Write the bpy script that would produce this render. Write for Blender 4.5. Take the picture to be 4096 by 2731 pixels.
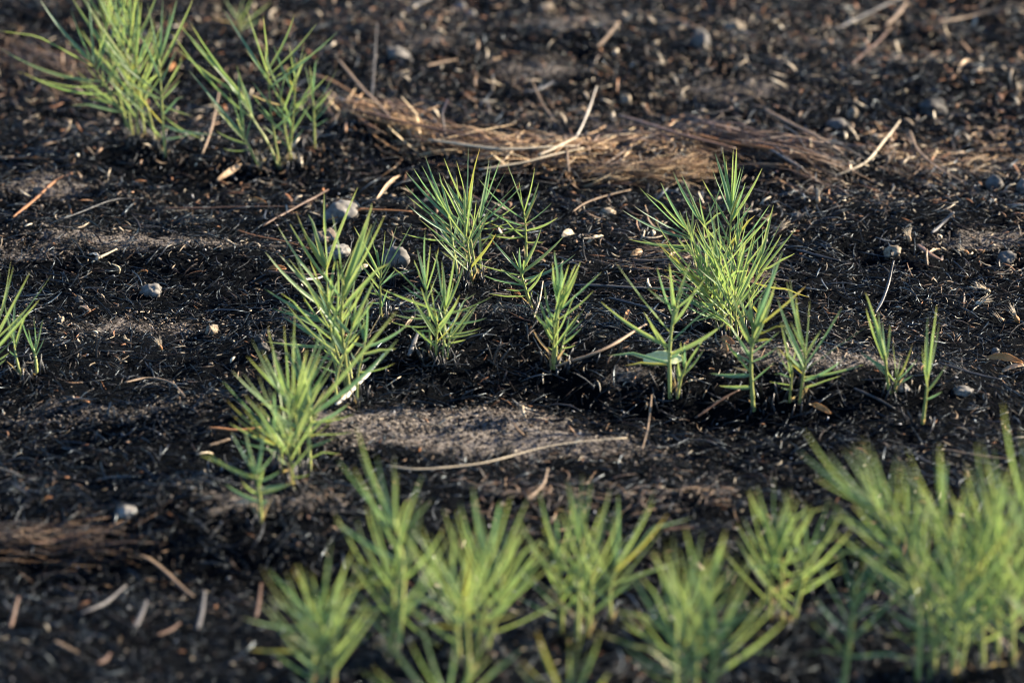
import bpy, math, random
import numpy as np
from mathutils import Vector, noise
R = math.radians
for o in list(bpy.data.objects): bpy.data.objects.remove(o)
scene = bpy.context.scene
C = scene.collection
# ---------------------------------------------------------------- camera
CAM_H, PITCH, FOC, SENS = 1.87, R(22.0), 150.0, 36.0
cd = bpy.data.cameras.new('camera'); cam = bpy.data.objects.new('camera', cd); C.objects.link(cam)
cam.location = (0, 0, CAM_H); cam.rotation_euler = (R(90) - PITCH, 0, 0)
cd.lens = FOC; cd.sensor_width = SENS; cd.clip_start = .05; cd.clip_end = 500
cd.dof.use_dof = True; cd.dof.focus_distance = 5.06; cd.dof.aperture_fstop = 3.3
scene.camera = cam
# ---------------------------------------------------------------- light
SUN_AZ, SUN_EL = R(68), R(26)
w = bpy.data.worlds.new('World'); scene.world = w; w.use_nodes = True
nt = w.node_tree; bg = nt.nodes['Background']
sky = nt.nodes.new('ShaderNodeTexSky'); sky.sky_type = 'NISHITA'; sky.sun_disc = False
sky.sun_elevation = SUN_EL; sky.sun_rotation = SUN_AZ; sky.ozone_density = 6.0; sky.dust_density = .3
nt.links.new(sky.outputs[0], bg.inputs[0]); bg.inputs[1].default_value = .068
sd = bpy.data.lights.new('sun', 'SUN'); sd.energy = 5.0; sd.angle = R(.6); sd.color = (1, .86, .66)
so = bpy.data.objects.new('sun', sd); C.objects.link(so)
tosun = Vector((math.cos(SUN_EL)*math.sin(SUN_AZ), math.cos(SUN_EL)*math.cos(SUN_AZ), math.sin(SUN_EL)))
so.rotation_euler = tosun.to_track_quat('Z', 'Y').to_euler()
scene.view_settings.view_transform = 'Standard'; scene.view_settings.look = 'None'
scene.view_settings.gamma = 1; scene.view_settings.exposure = 1.8
scene.cycles.filter_width = 1.1
# ---------------------------------------------------------------- photo-space helpers (source px 4096x2731)
CROPS = {'A': (0, 0, 1.68), 'B': (1350, 0, 1.68), 'C': (2696, 0, 1.68), 'D': (0, 900, 1.68), 'E': (1350, 900, 1.68),
         'F': (2696, 900, 1.68), 'G': (0, 1798, 1.68), 'H': (1350, 1798, 1.68), 'I': (2696, 1798, 1.68),
         'J': (2400, 1100, 3.136), 'K': (1050, 750, 3.1367), 'L': (1050, 1150, 3.1367), 'M': (800, 1450, 2.34),
         'N': (2450, 600, 2.614), 'O': (2600, 1000, 2.24), 'W': (0, 0, .57422)}
def px(c, x, y):
    ox, oy, s = CROPS[c]; return ox + x/s, oy + y/s
def ray(u, v):
    sx = (u - 2048)/4096*SENS/FOC; sy = -(v - 1365.5)/4096*SENS/FOC
    cp, sp = math.cos(PITCH), math.sin(PITCH)
    return Vector((sx, cp + sy*sp, -sp + sy*cp))
CAMP = Vector((0, 0, CAM_H))
def flat(u, v):
    d = ray(u, v); t = CAM_H/-d.z; return CAMP + d*t
# ---------------------------------------------------------------- terrain
def wflat(x, y):
    p = flat(x/.57422, y/.57422); return p.x, p.y
BUMPS = []   # x, y, sx, sy, amp
for (wx, wy, sx, sy, a) in [
    (900, 300, .16, .08, .006), (1150, 365, .16, .08, .005), (1500, 365, .17, .08, .004), (1800, 390, .12, .06, .002),
    (1000, 790, .17, .10, .022), (1300, 830, .13, .09, .020), (1700, 880, .16, .08, .020), (2050, 900, .16, .07, .018),
    (1100, 925, .22, .03, -.007), (1750, 960, .2, .035, -.012), (700, 960, .2, .06, .010),
    (250, 1170, .22, .05, .014), (500, 1195, .12, .05, .010), (300, 1290, .3, .05, -.014), (1200, 1170, .25, .05, .010),
    (1200, 1330, .5, .06, -.016), (1900, 1350, .3, .06, -.012), (200, 230, .22, .09, -.010), (450, 350, .22, .05, .012), (450, 410, .2, .03, -.008),
    (1300, 120, .3, .10, .014), (2100, 190, .2, .08, .012), (160, 560, .2, .08, .012), (500, 600, .16, .05, .010), (300, 830, .2, .05, .008),
    (1050, 455, .2, .035, -.012), (1650, 440, .22, .04, -.005), (1950, 520, .3, .1, .008), (100, 40, .25, .15, .012)]:
    fx, fy = wflat(wx, wy); BUMPS.append((fx, fy, sx, sy, a))
SOILP = []
for (wx, wy, sx, sy, a) in [
    (1040, 985, .12, .06, 1.35), (1330, 1035, .10, .045, .7), (1180, 960, .05, .03, .5), (900, 1010, .07, .04, .6), (110, 430, .06, .05, 1.1), (180, 560, .10, .045, .55), (470, 575, .12, .03, .6), (90, 600, .05, .02, .5),
    (1320, 80, .08, .05, .8), (1240, 170, .08, .04, .7), (980, 120, .06, .05, .6), (1720, 210, .10, .05, .7), (1900, 110, .08, .04, .5),
    (1850, 890, .08, .025, .9), (2020, 880, .08, .03, .7), (1650, 870, .07, .02, .3), (330, 740, .16, .035, .5), (250, 960, .15, .04, .5),
    (1480, 905, .07, .02, .4), (2280, 560, .10, .04, .6), (2250, 380, .12, .06, .5), (1500, 290, .15, .04, .5), (1130, 770, .08, .02, .5), (620, 1180, .1, .03, .6)]:
    fx, fy = wflat(wx, wy); SOILP.append((fx, fy, sx, sy, a))
def hbase(x, y):
    z = 0.0
    z += .012*noise.noise(Vector((x*3.1, y*3.1, 1.7))) + .011*noise.noise(Vector((x*9, y*9, 4.2)))
    z += .0050*noise.noise(Vector((x*26, y*26, 2.2))) + .0028*noise.noise(Vector((x*75, y*75, 8.8)))
    z += .0014*noise.noise(Vector((x*190, y*190, 3.8)))
    return z
X0, X1, Y0, Y1, ST = -1.25, 1.25, 3.25, 6.85, .005
fx_ = np.arange(X0, X1 + ST/2, ST); fy_ = np.arange(Y0, Y1 + ST/2, ST)
GX, GY = np.meshgrid(fx_, fy_)
HZ = np.array([[hbase(x, y) for x in fx_] for y in fy_])
for (bx, by, sx, sy, a) in BUMPS: HZ += 1.2*a*np.exp(-((GX-bx)/sx)**2 - ((GY-by)/sy)**2)
SO = np.zeros_like(HZ)
for (bx, by, sx, sy, a) in SOILP: SO += a*np.exp(-((GX-bx)/sx)**2 - ((GY-by)/sy)**2)
def lut(arr, x, y):
    fx = np.clip((np.asarray(x)-X0)/ST, 0, len(fx_)-1.001); fy = np.clip((np.asarray(y)-Y0)/ST, 0, len(fy_)-1.001)
    i = fx.astype(int); j = fy.astype(int); a = fx-i; b = fy-j
    return arr[j, i]*(1-a)*(1-b) + arr[j, i+1]*a*(1-b) + arr[j+1, i]*(1-a)*b + arr[j+1, i+1]*a*b
def gz(x, y): return float(lut(HZ, x, y))
def ground(u, v):
    d = ray(u, v); t = (CAM_H-.06)/-d.z
    for _ in range(400):
        p = CAMP + d*t
        if p.z <= gz(p.x, p.y): break
        t += .004
    return p
def wall(u, v, yy):
    d = ray(u, v); return CAMP + d*(yy/d.y)
# ---------------------------------------------------------------- materials
def mat(name):
    m = bpy.data.materials.new(name); m.use_nodes = True; n = m.node_tree
    return m, n, n.nodes['Principled BSDF'], n.nodes['Material Output']
def nd(n, t, **k):
    q = n.nodes.new(t)
    for a, b in k.items(): setattr(q, a, b)
    return q
def ramp(n, stops, interp='LINEAR'):
    r = nd(n, 'ShaderNodeValToRGB'); r.color_ramp.interpolation = interp
    e = r.color_ramp.elements
    while len(e) < len(stops): e.new(.5)
    for i, (p, c) in enumerate(stops): e[i].position = p; e[i].color = (*c, 1)
    return r
def m_ground():
    m, n, p, out = mat('burnt_ground'); L = n.links.new
    tc = nd(n, 'ShaderNodeTexCoord')
    at = nd(n, 'ShaderNodeAttribute', attribute_name='soil')
    n1 = nd(n, 'ShaderNodeTexNoise'); n1.inputs['Scale'].default_value = 14; n1.inputs['Detail'].default_value = 8; n1.inputs['Roughness'].default_value = .65
    n2 = nd(n, 'ShaderNodeTexNoise'); n2.inputs['Scale'].default_value = 120; n2.inputs['Detail'].default_value = 6; n2.inputs['Roughness'].default_value = .7
    n3 = nd(n, 'ShaderNodeTexNoise'); n3.inputs['Scale'].default_value = 420; n3.inputs['Detail'].default_value = 3
    for q in (n1, n2, n3): L(tc.outputs['Object'], q.inputs['Vector'])
    n1.inputs['Distortion'].default_value = .6; a1 = nd(n, 'ShaderNodeMath', operation='MULTIPLY_ADD'); L(n1.outputs[0], a1.inputs[0]); a1.inputs[1].default_value = 1.5; L(at.outputs['Fac'], a1.inputs[2])
    a2 = nd(n, 'ShaderNodeMath', operation='MULTIPLY_ADD'); L(n2.outputs[0], a2.inputs[0]); a2.inputs[1].default_value = 1.5; L(a1.outputs[0], a2.inputs[2])
    mr = nd(n, 'ShaderNodeMapRange'); L(a2.outputs[0], mr.inputs[0]); mr.inputs[1].default_value = 1.85; mr.inputs[2].default_value = 2.2
    char = ramp(n, [(.3, (.0006, .0012, .002)), (.6, (.0022, .0032, .005)), (.8, (.010, .009, .010))]); L(n2.outputs[0], char.inputs[0])
    soil = ramp(n, [(.3, (.045, .040, .038)), (.5, (.18, .158, .142)), (.7, (.36, .32, .285))]); L(n3.outputs[0], soil.inputs[0])
    mx = nd(n, 'ShaderNodeMix', data_type='RGBA'); L(mr.outputs[0], mx.inputs[0]); L(char.outputs[0], mx.inputs[6]); L(soil.outputs[0], mx.inputs[7])
    L(mx.outputs[2], p.inputs['Base Color']); p.inputs['Roughness'].default_value = .95; p.inputs['Specular IOR Level'].default_value = .04
    b = nd(n, 'ShaderNodeBump'); b.inputs['Strength'].default_value = .8; b.inputs['Distance'].default_value = .002; L(n3.outputs[0], b.inputs['Height'])
    b2 = nd(n, 'ShaderNodeBump'); b2.inputs['Strength'].default_value = .8; b2.inputs['Distance'].default_value = .009; L(n2.outputs[0], b2.inputs['Height']); L(b.outputs[0], b2.inputs['Normal'])
    L(b2.outputs[0], p.inputs['Normal']); return m
def m_frag(name, stops, rough, spec=.5, nscale=300, interp='LINEAR'):
    m, n, p, out = mat(name); L = n.links.new
    g = nd(n, 'ShaderNodeNewGeometry'); r = ramp(n, stops, interp); L(g.outputs['Random Per Island'], r.inputs[0])
    tc = nd(n, 'ShaderNodeTexCoord'); t = nd(n, 'ShaderNodeTexNoise'); t.inputs['Scale'].default_value = nscale; L(tc.outputs['Object'], t.inputs['Vector'])
    v = ramp(n, [(.3, (.45,)*3), (.7, (1.25,)*3)]); L(t.outputs[0], v.inputs[0])
    mx = nd(n, 'ShaderNodeMix', data_type='RGBA', blend_type='MULTIPLY'); mx.inputs[0].default_value = 1; L(r.outputs[0], mx.inputs[6]); L(v.outputs[0], mx.inputs[7])
    L(mx.outputs[2], p.inputs['Base Color']); p.inputs['Roughness'].default_value = rough; p.inputs['Specular IOR Level'].default_value = spec
    if name == 'charred_litter':
        ml = nd(n, 'ShaderNodeMath', operation='MULTIPLY'); L(g.outputs['Random Per Island'], ml.inputs[0]); ml.inputs[1].default_value = 17.3
        fr = nd(n, 'ShaderNodeMath', operation='FRACT'); L(ml.outputs[0], fr.inputs[0])
        sp = ramp(n, [(0, (.06,)*3), (.65, (.13,)*3), (.87, (.7,)*3), (1, (1,)*3)]); L(fr.outputs[0], sp.inputs[0]); L(sp.outputs[0], p.inputs['Specular IOR Level'])
        p.inputs['Specular Tint'].default_value = (.72, .87, 1, 1)
    return m
def m_solid(name, c1, c2, scale=150, rough=.7, stretch=None, bump=.3, spec=.4, c3=None):
    m, n, p, out = mat(name); L = n.links.new
    tc = nd(n, 'ShaderNodeTexCoord'); t = nd(n, 'ShaderNodeTexNoise'); t.inputs['Scale'].default_value = scale; t.inputs['Detail'].default_value = 5; t.inputs['Roughness'].default_value = .7
    src = tc.outputs['Object']
    if stretch:
        mp = nd(n, 'ShaderNodeMapping'); mp.inputs['Scale'].default_value = stretch; L(tc.outputs['UV'], mp.inputs[0]); src = mp.outputs[0]
    L(src, t.inputs['Vector'])
    st = [(.35, c1), (.65, c2)] + ([(.8, c3)] if c3 else [])
    r = ramp(n, st); L(t.outputs[0], r.inputs[0])
    oi = nd(n, 'ShaderNodeObjectInfo'); hv = nd(n, 'ShaderNodeHueSaturation')
    mr = nd(n, 'ShaderNodeMapRange'); L(oi.outputs['Random'], mr.inputs[0]); mr.inputs[3].default_value = .8; mr.inputs[4].default_value = 1.2
    L(mr.outputs[0], hv.inputs['Value']); L(r.outputs[0], hv.inputs['Color']); L(hv.outputs[0], p.inputs['Base Color'])
    p.inputs['Roughness'].default_value = rough; p.inputs['Specular IOR Level'].default_value = spec
    b = nd(n, 'ShaderNodeBump'); b.inputs['Strength'].default_value = bump; b.inputs['Distance'].default_value = .001; L(t.outputs[0], b.inputs['Height']); L(b.outputs[0], p.inputs['Normal'])
    return m
def m_blade(name, base, mid, tip, edge, trans):
    m, n, p, out = mat(name); L = n.links.new
    uv = nd(n, 'ShaderNodeTexCoord'); s = nd(n, 'ShaderNodeSeparateXYZ'); L(uv.outputs['UV'], s.inputs[0])
    oi = nd(n, 'ShaderNodeObjectInfo')
    r = ramp(n, [(0, base), (.14, mid), (.72, mid), (.93, tip), (1, (.30, .18, .06))]); sh = nd(n, 'ShaderNodeMapRange'); L(oi.outputs['Random'], sh.inputs[0]); sh.inputs[3].default_value = -.16; sh.inputs[4].default_value = .03
    pw = nd(n, 'ShaderNodeMath', operation='POWER'); L(s.outputs[1], pw.inputs[0]); pw.inputs[1].default_value = 3
    sa = nd(n, 'ShaderNodeMath', operation='MULTIPLY_ADD'); L(pw.outputs[0], sa.inputs[0]); L(sh.outputs[0], sa.inputs[1]); L(s.outputs[1], sa.inputs[2]); L(sa.outputs[0], r.inputs[0])
    # pale margin and midrib; margin colour also paints in the bright backlit edge
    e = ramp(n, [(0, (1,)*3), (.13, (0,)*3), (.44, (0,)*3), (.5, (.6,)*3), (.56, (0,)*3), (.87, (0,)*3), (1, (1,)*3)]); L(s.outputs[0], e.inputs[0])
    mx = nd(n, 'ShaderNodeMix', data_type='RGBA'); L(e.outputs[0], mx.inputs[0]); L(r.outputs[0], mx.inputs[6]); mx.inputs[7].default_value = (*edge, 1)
    tn = nd(n, 'ShaderNodeTexNoise'); tn.inputs['Scale'].default_value = 9; tn.inputs['Detail'].default_value = 3
    mp = nd(n, 'ShaderNodeMapping'); mp.inputs['Scale'].default_value = (3.2, .35, 1); L(uv.outputs['UV'], mp.inputs[0])
    av = nd(n, 'ShaderNodeVectorMath', operation='ADD'); L(mp.outputs[0], av.inputs[0]); L(oi.outputs['Random'], av.inputs[1]); L(av.outputs[0], tn.inputs['Vector'])
    hs = nd(n, 'ShaderNodeHueSaturation')
    a = nd(n, 'ShaderNodeMapRange'); L(oi.outputs['Random'], a.inputs[0]); a.inputs[3].default_value = .478; a.inputs[4].default_value = .515
    bb = nd(n, 'ShaderNodeMapRange'); L(tn.outputs[0], bb.inputs[0]); bb.inputs[1].default_value = .3; bb.inputs[2].default_value = .7; bb.inputs[3].default_value = .75; bb.inputs[4].default_value = 1.2
    L(a.outputs[0], hs.inputs['Hue']); L(bb.outputs[0], hs.inputs['Value']); L(mx.outputs[2], hs.inputs['Color'])
    L(hs.outputs[0], p.inputs['Base Color']); p.inputs['Roughness'].default_value = .42; p.inputs['Specular IOR Level'].default_value = .45
    tr = nd(n, 'ShaderNodeBsdfTranslucent')
    tm = nd(n, 'ShaderNodeMix', data_type='RGBA', blend_type='MULTIPLY'); tm.inputs[0].default_value = 1; L(hs.outputs[0], tm.inputs[6]); tm.inputs[7].default_value = (*trans, 1)
    L(tm.outputs[2], tr.inputs[0])
    ms = nd(n, 'ShaderNodeMixShader'); ms.inputs[0].default_value = .45; L(p.outputs[0], ms.inputs[1]); L(tr.outputs[0], ms.inputs[2]); L(ms.outputs[0], out.inputs[0])
    return m
M = {}
M['ground'] = m_ground()
M['char'] = m_frag('charred_litter', [(0, (.001, .002, .004)), (.5, (.0025, .0048, .009)), (.72, (.007, .011, .018)), (.85, (.022, .014, .011)), (.93, (.04, .042, .05)), (1, (.10, .10, .10))], .38, .34)
M['tan'] = m_frag('straw_litter', [(0, (.015, .009, .007)), (.4, (.05, .030, .020)), (.58, (.18, .12, .075)), (.72, (.28, .12, .05)), (.82, (.40, .31, .21)), (1, (.74, .64, .48))], .5, .3)
M['ash'] = m_frag('ash_flakes', [(0, (.25, .26, .28)), (1, (.7, .7, .72))], .6)
M['band'] = m_frag('straw_band', [(0, (.025, .014, .010)), (.25, (.10, .05, .026)), (.5, (.28, .155, .07)), (.75, (.52, .32, .155)), (1, (.85, .66, .40))], .5)
M['darkband'] = m_frag('scorched_straw', [(0, (.010, .008, .009)), (.35, (.035, .022, .018)), (.65, (.12, .07, .042)), (.85, (.22, .13, .07)), (1, (.42, .29, .17))], .5)
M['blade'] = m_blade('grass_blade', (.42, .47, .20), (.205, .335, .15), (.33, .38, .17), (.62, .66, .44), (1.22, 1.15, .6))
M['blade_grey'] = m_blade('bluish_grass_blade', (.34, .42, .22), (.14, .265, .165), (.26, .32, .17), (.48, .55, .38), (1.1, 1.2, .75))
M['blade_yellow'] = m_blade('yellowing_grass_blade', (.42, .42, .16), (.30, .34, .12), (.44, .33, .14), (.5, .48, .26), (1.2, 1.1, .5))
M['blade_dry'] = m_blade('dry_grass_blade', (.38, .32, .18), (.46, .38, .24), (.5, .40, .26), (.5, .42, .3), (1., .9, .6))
M['stem'] = m_solid('grass_stem', (.26, .30, .085), (.42, .44, .15), 6, .45, (2, 14, 1), .15)
M['tan_w'] = m_solid('tan_stalk', (.13, .085, .055), (.34, .24, .155), 8, .55, (6, 1.5, 1))
M['cream_w'] = m_solid('cream_stalk', (.26, .20, .13), (.62, .52, .37), 8, .5, (6, 1.5, 1))
M['white_w'] = m_solid('bleached_stalk', (.34, .29, .23), (.74, .68, .57), 8, .5, (4, 1.5, 1))
M['brown_w'] = m_solid('brown_stalk', (.06, .035, .024), (.19, .11, .07), 8, .45, (6, 1.5, 1))
M['orange_w'] = m_solid('rusty_stalk', (.16, .07, .03), (.42, .19, .07), 8, .5, (5, 2, 1))
M['grey_w'] = m_solid('grey_stalk', (.045, .043, .047), (.16, .15, .145), 8, .5, (6, 1.5, 1))
M['black_w'] = m_solid('charred_stalk', (.006, .006, .008), (.03, .03, .034), 8, .38, (6, 2, 1), spec=.6)
M['st_pale'] = m_solid('pale_stone', (.10, .09, .08), (.30, .28, .25), 55, .85, c3=(.48, .46, .42), bump=.6)
M['st_grey'] = m_solid('grey_stone', (.07, .065, .06), (.18, .165, .15), 70, .85, bump=.6)
M['st_brown'] = m_solid('brown_stone', (.10, .075, .055), (.25, .19, .14), 70, .85, bump=.6)
M['st_dark'] = m_solid('sooty_clod', (.02, .02, .02), (.075, .068, .06), 160, .8, c3=(.20, .18, .15), bump=.9)
M['st_tan'] = m_solid('tan_pebble', (.12, .09, .06), (.42, .34, .24), 160, .8, c3=(.6, .52, .42), bump=.8)
M['leaf_or'] = m_solid('orange_dead_leaf', (.22, .09, .03), (.50, .24, .08), 60, .6)
M['leaf_tan'] = m_solid('tan_husk', (.28, .17, .09), (.60, .44, .28), 60, .55)
M['leaf_cream'] = m_solid('cream_husk', (.50, .38, .24), (.80, .70, .54), 60, .5)
M['leaf_green'] = m_solid('pale_green_leaf', (.44, .50, .24), (.66, .70, .42), 3, .5, (2, 7, 1))
# ---------------------------------------------------------------- mesh helpers
def link(name, me, m, parent=None, loc=None):
    o = bpy.data.objects.new(name, me); C.objects.link(o)
    if m: me.materials.append(m)
    if parent: o.parent = parent
    if loc is not None: o.location = loc
    return o
def tag(o, label, cat, group=None, kind=None):
    if label: o['label'] = label
    if cat: o['category'] = cat
    if group: o['group'] = group
    if kind: o['kind'] = kind
    return o
def pymesh(name, V, F, UV=None, smooth=True):
    me = bpy.data.meshes.new(name); me.from_pydata([tuple(v) for v in V], [], F)
    if UV is not None:
        l = me.uv_layers.new(name='UVMap'); idx = np.zeros(len(me.loops), int); me.loops.foreach_get('vertex_index', idx)
        l.data.foreach_set('uv', np.asarray(UV, float)[idx].ravel())
    if smooth: me.polygons.foreach_set('use_smooth', [True]*len(me.polygons))
    me.update(); return me
def npmesh(name, V, T, smooth=False):
    me = bpy.data.meshes.new(name); nv, ntr = len(V), len(T)
    me.vertices.add(nv); me.vertices.foreach_set('co', V.astype(np.float32).ravel())
    me.loops.add(ntr*3); me.loops.foreach_set('vertex_index', T.astype(np.int32).ravel())
    me.polygons.add(ntr); me.polygons.foreach_set('loop_start', np.arange(0, ntr*3, 3, dtype=np.int32))
    me.polygons.foreach_set('loop_total', np.full(ntr, 3, np.int32))
    if smooth: me.polygons.foreach_set('use_smooth', np.ones(ntr, bool))
    me.update(calc_edges=True); return me
def smoothline(P, n):
    """catmull-rom through P"""
    P = [Vector(p) for p in P]
    if len(P) == 2: return [P[0].lerp(P[1], i/n) for i in range(n+1)]
    Q = [P[0]*2 - P[1]] + P + [P[-1]*2 - P[-2]]; out = []; segs = len(P)-1
    for i in range(n+1):
        f = i/n*segs; k = min(int(f), segs-1); t = f-k
        a, b, c, d = Q[k:k+4]
        out.append(.5*((2*b) + (c-a)*t + (2*a-5*b+4*c-d)*t*t + (3*b-a-3*c+d)*t**3))
    return out
def tube(P, rad, sides=8, flatz=1.0):
    """P list of Vector, rad list; closed ends. returns V,F,UV"""
    V, F, UV = [], [], []; n = len(P); ref = Vector((0, 0, 1))
    L = 0
    for i, p in enumerate(P):
        t = (P[min(i+1, n-1)] - P[max(i-1, 0)]).normalized()
        if i: L += (P[i]-P[i-1]).length
        r = ref if abs(t.z) < .85 else Vector((0, 1, 0))
        b = t.cross(r).normalized(); c = b.cross(t).normalized()
        for k in range(sides):
            a = 2*math.pi*k/sides
            V.append(p + b*(math.cos(a)*rad[i]) + c*(math.sin(a)*rad[i]*flatz)); UV.append((k/sides, L*30))
    for i in range(n-1):
        for k in range(sides):
            F.append((i*sides+k, i*sides+(k+1) % sides, (i+1)*sides+(k+1) % sides, (i+1)*sides+k))
    F.append(tuple(range(sides))[::-1]); F.append(tuple((n-1)*sides+k for k in range(sides)))
    return V, F, UV
# ---------------------------------------------------------------- ground
def build_ground():
    ex = lambda a, s, far: [a + s*d for d in (.03, .08, .18, .4, .9, 2, 4.5, 10, 22, far)]
    xs = np.array(sorted(ex(X0, -1, 60)) + list(fx_) + ex(X1, 1, 60)); 
    ylo = sorted(ex(Y0, -1, 60)); ys = np.array(ylo + list(fy_) + ex(Y1, 1, 120))
    XX, YY = np.meshgrid(xs, ys)
    ZZ = lut(HZ, XX, YY)
    V = np.stack([XX, YY, ZZ], -1).reshape(-1, 3)
    nx, ny = len(xs), len(ys); i = np.arange(nx-1); j = np.arange(ny-1); I, J = np.meshgrid(i, j)
    a = (J*nx+I).ravel(); T = np.concatenate([np.stack([a, a+1, a+nx+1], 1), np.stack([a, a+nx+1, a+nx], 1)])
    me = npmesh('ground', V, T, True)
    at = me.attributes.new('soil', 'FLOAT', 'POINT'); at.data.foreach_set('value', lut(SO, XX, YY).astype(np.float32).ravel())
    tag(link('ground', me, M['ground']), None, None, kind='structure')
build_ground()
# ---------------------------------------------------------------- litter (uncountable)
rs = np.random.RandomState(7)
def frags(name, x, y, L, W, yaw, pitch, lift, bend, matl, label, cat, taper=.55, flat=.6, zadd=None):
    N = len(x); s = np.array([-1, -.33, .33, 1.])[None, :]
    z = lut(HZ, x, y) + lift
    if zadd is not None: z = z + zadd
    # slope-following direction
    e = .004
    dx, dy = np.cos(yaw), np.sin(yaw)
    sl = (lut(HZ, x+dx*e, y+dy*e) - lut(HZ, x-dx*e, y-dy*e))/(2*e)
    tz = np.tan(np.arctan(sl)*.7 + pitch); nrm = np.sqrt(1+tz*tz)
    tx, ty, tz = dx/nrm, dy/nrm, tz/nrm
    bx, by = -dy, dx
    ux, uy, uz = -tz*dx, -tz*dy, 1/nrm
    half = (L/2)[:, None]
    bh = (bend*L)[:, None]*(1-s*s); bv = (rs.uniform(-.1, .12, N)*L)[:, None]*(1-s*s)
    cx = x[:, None] + tx[:, None]*half*s + bx[:, None]*bh + ux[:, None]*bv
    cy = y[:, None] + ty[:, None]*half*s + by[:, None]*bh + uy[:, None]*bv
    cz = z[:, None] + tz[:, None]*half*s + uz[:, None]*bv
    prof = np.array([taper, 1, .9, taper*.7])[None, :]
    r = (W/2)[:, None]*prof*rs.uniform(.75, 1.2, (N, 4))
    ph = rs.uniform(0, 6.28, N)
    V = np.zeros((N, 12, 3), np.float32)
    for k in range(3):
        a = ph + k*2.0944; ca, sa = np.cos(a)[:, None], np.sin(a)[:, None]*flat
        V[:, k::3, 0] = cx + r*(ca*bx[:, None] + sa*ux[:, None])
        V[:, k::3, 1] = cy + r*(ca*by[:, None] + sa*uy[:, None])
        V[:, k::3, 2] = cz + r*(sa*uz[:, None])
    T = []
    for i in range(3):
        for k in range(3):
            a, b = i*3+k, i*3+(k+1) % 3; T += [(a, b, b+3), (a, b+3, a+3)]
    T += [(2, 1, 0), (9, 10, 11)]
    T = np.array(T)[None] + (np.arange(N)*12)[:, None, None]
    o = link(name, npmesh(name, V.reshape(-1, 3), T.reshape(-1, 3)), matl)
    return tag(o, label, cat, kind='stuff')
def scatter(N, soilpow, dens=None, margin=.16):
    xs, ys = [], []; n = 0
    while n < N:
        y = rs.uniform(3.45, 6.75, N*2); hw = .1215*np.sqrt(y*y+CAM_H**2) + margin; x = rs.uniform(-1, 1, N*2)*hw
        k = rs.uniform(0, .77+0*y, N*2) < hw/1.1*.95
        s = np.clip(lut(SO, x, y), 0, 1.2)
        k &= rs.uniform(0, 1, N*2) < np.clip(1-soilpow*s, .05, 1)
        if dens is not None: k &= rs.uniform(0, 1, N*2) < dens(x, y)
        xs.append(x[k]); ys.append(y[k]); n += k.sum()
    return np.concatenate(xs)[:N], np.concatenate(ys)[:N]
def lumps(f, seed, lo=.15):
    def g(x, y):
        v = np.sin(x*f+seed)*np.cos(y*f*1.3+seed*2.1) + .6*np.sin(x*f*2.3-y*f*1.7+seed*3.3) + .5*np.cos(x*f*4.1+y*f*3.7+seed)
        return np.clip(.5+.35*v, lo, 1)
    return g
N = 90000; x, y = scatter(N, .52)
frags('charred_litter', x, y, np.exp(rs.normal(math.log(.0115), .55, N)).clip(.003, .045), rs.uniform(.0005, .0019, N)*np.where(rs.rand(N) < .12, 1.7, 1),
      rs.normal(0, 1.2, N), rs.normal(0, .30, N), rs.uniform(0, .0075, N), rs.uniform(-.18, .18, N), M['char'], 'blackened burnt stalk bits and char covering the ground', 'burnt litter')
N = 12000; x, y = scatter(N, .8, lumps(7, 1.3, .15))
frags('charred_stalk_litter', x, y, rs.uniform(.015, .055, N), rs.uniform(.0012, .0036, N), rs.normal(0, 1.0, N), rs.normal(0, .16, N), rs.uniform(.001, .010, N),
      rs.uniform(-.09, .09, N), M['char'], 'longer black charred stalks lying over the burnt ground', 'burnt stalks')
def chipdens(x, y):
    return lumps(9, 4.1, .08)(x, y)*np.clip(.42 + .33*(y-4.3) + .35*x, .12, 1)
N = 19000; x, y = scatter(N, .1, chipdens)
frags('pale_chips', x, y, np.exp(rs.normal(math.log(.009), .5, N)).clip(.003, .032), rs.uniform(.0006, .0022, N)*np.where(rs.rand(N) < .12, 2, 1), rs.normal(0, 1.3, N), rs.normal(0, .35, N), rs.uniform(.002, .009, N),
      rs.uniform(-.2, .2, N), M['tan'], 'small tan and rusty straw chips strewn over the black ground', 'straw chips', taper=.35)
N = 4600; x, y = scatter(N, .1, lambda x, y: lumps(8, 4.1, .12)(x, y)*np.clip(.12 + .75*(y-4.75) + .2*x, .03, 1))
frags('straw_scraps', x, y, rs.uniform(.007, .030, N), rs.uniform(.0022, .0065, N), rs.normal(0, 1.3, N), rs.normal(0, .45, N), rs.uniform(.004, .010, N),
      rs.uniform(-.2, .2, N), M['tan'], 'wider tan, cream and rusty straw scraps mostly on the far ground', 'straw scraps', taper=.5, flat=.35)
N = 14000; x, y = scatter(N, 0)
frags('char_crumbs', x, y, rs.uniform(.0015, .005, N), rs.uniform(.001, .0034, N), rs.uniform(0, 6.283, N), rs.normal(0, .3, N), rs.uniform(0, .0015, N),
      rs.uniform(-.1, .1, N), m_frag('char_crumbs', [(0, (.001, .0018, .0026)), (.6, (.004, .0045, .006)), (1, (.04, .032, .028))], .9, .1), 'fine black crumbs of char between the burnt bits', 'char crumbs', taper=.8, flat=.9)
N = 9000; x, y = scatter(N, 0, lambda x, y: np.clip(lut(SO, x, y)*lumps(21, 2.2, .25)(x, y)*1.3, .015, 1))
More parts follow.
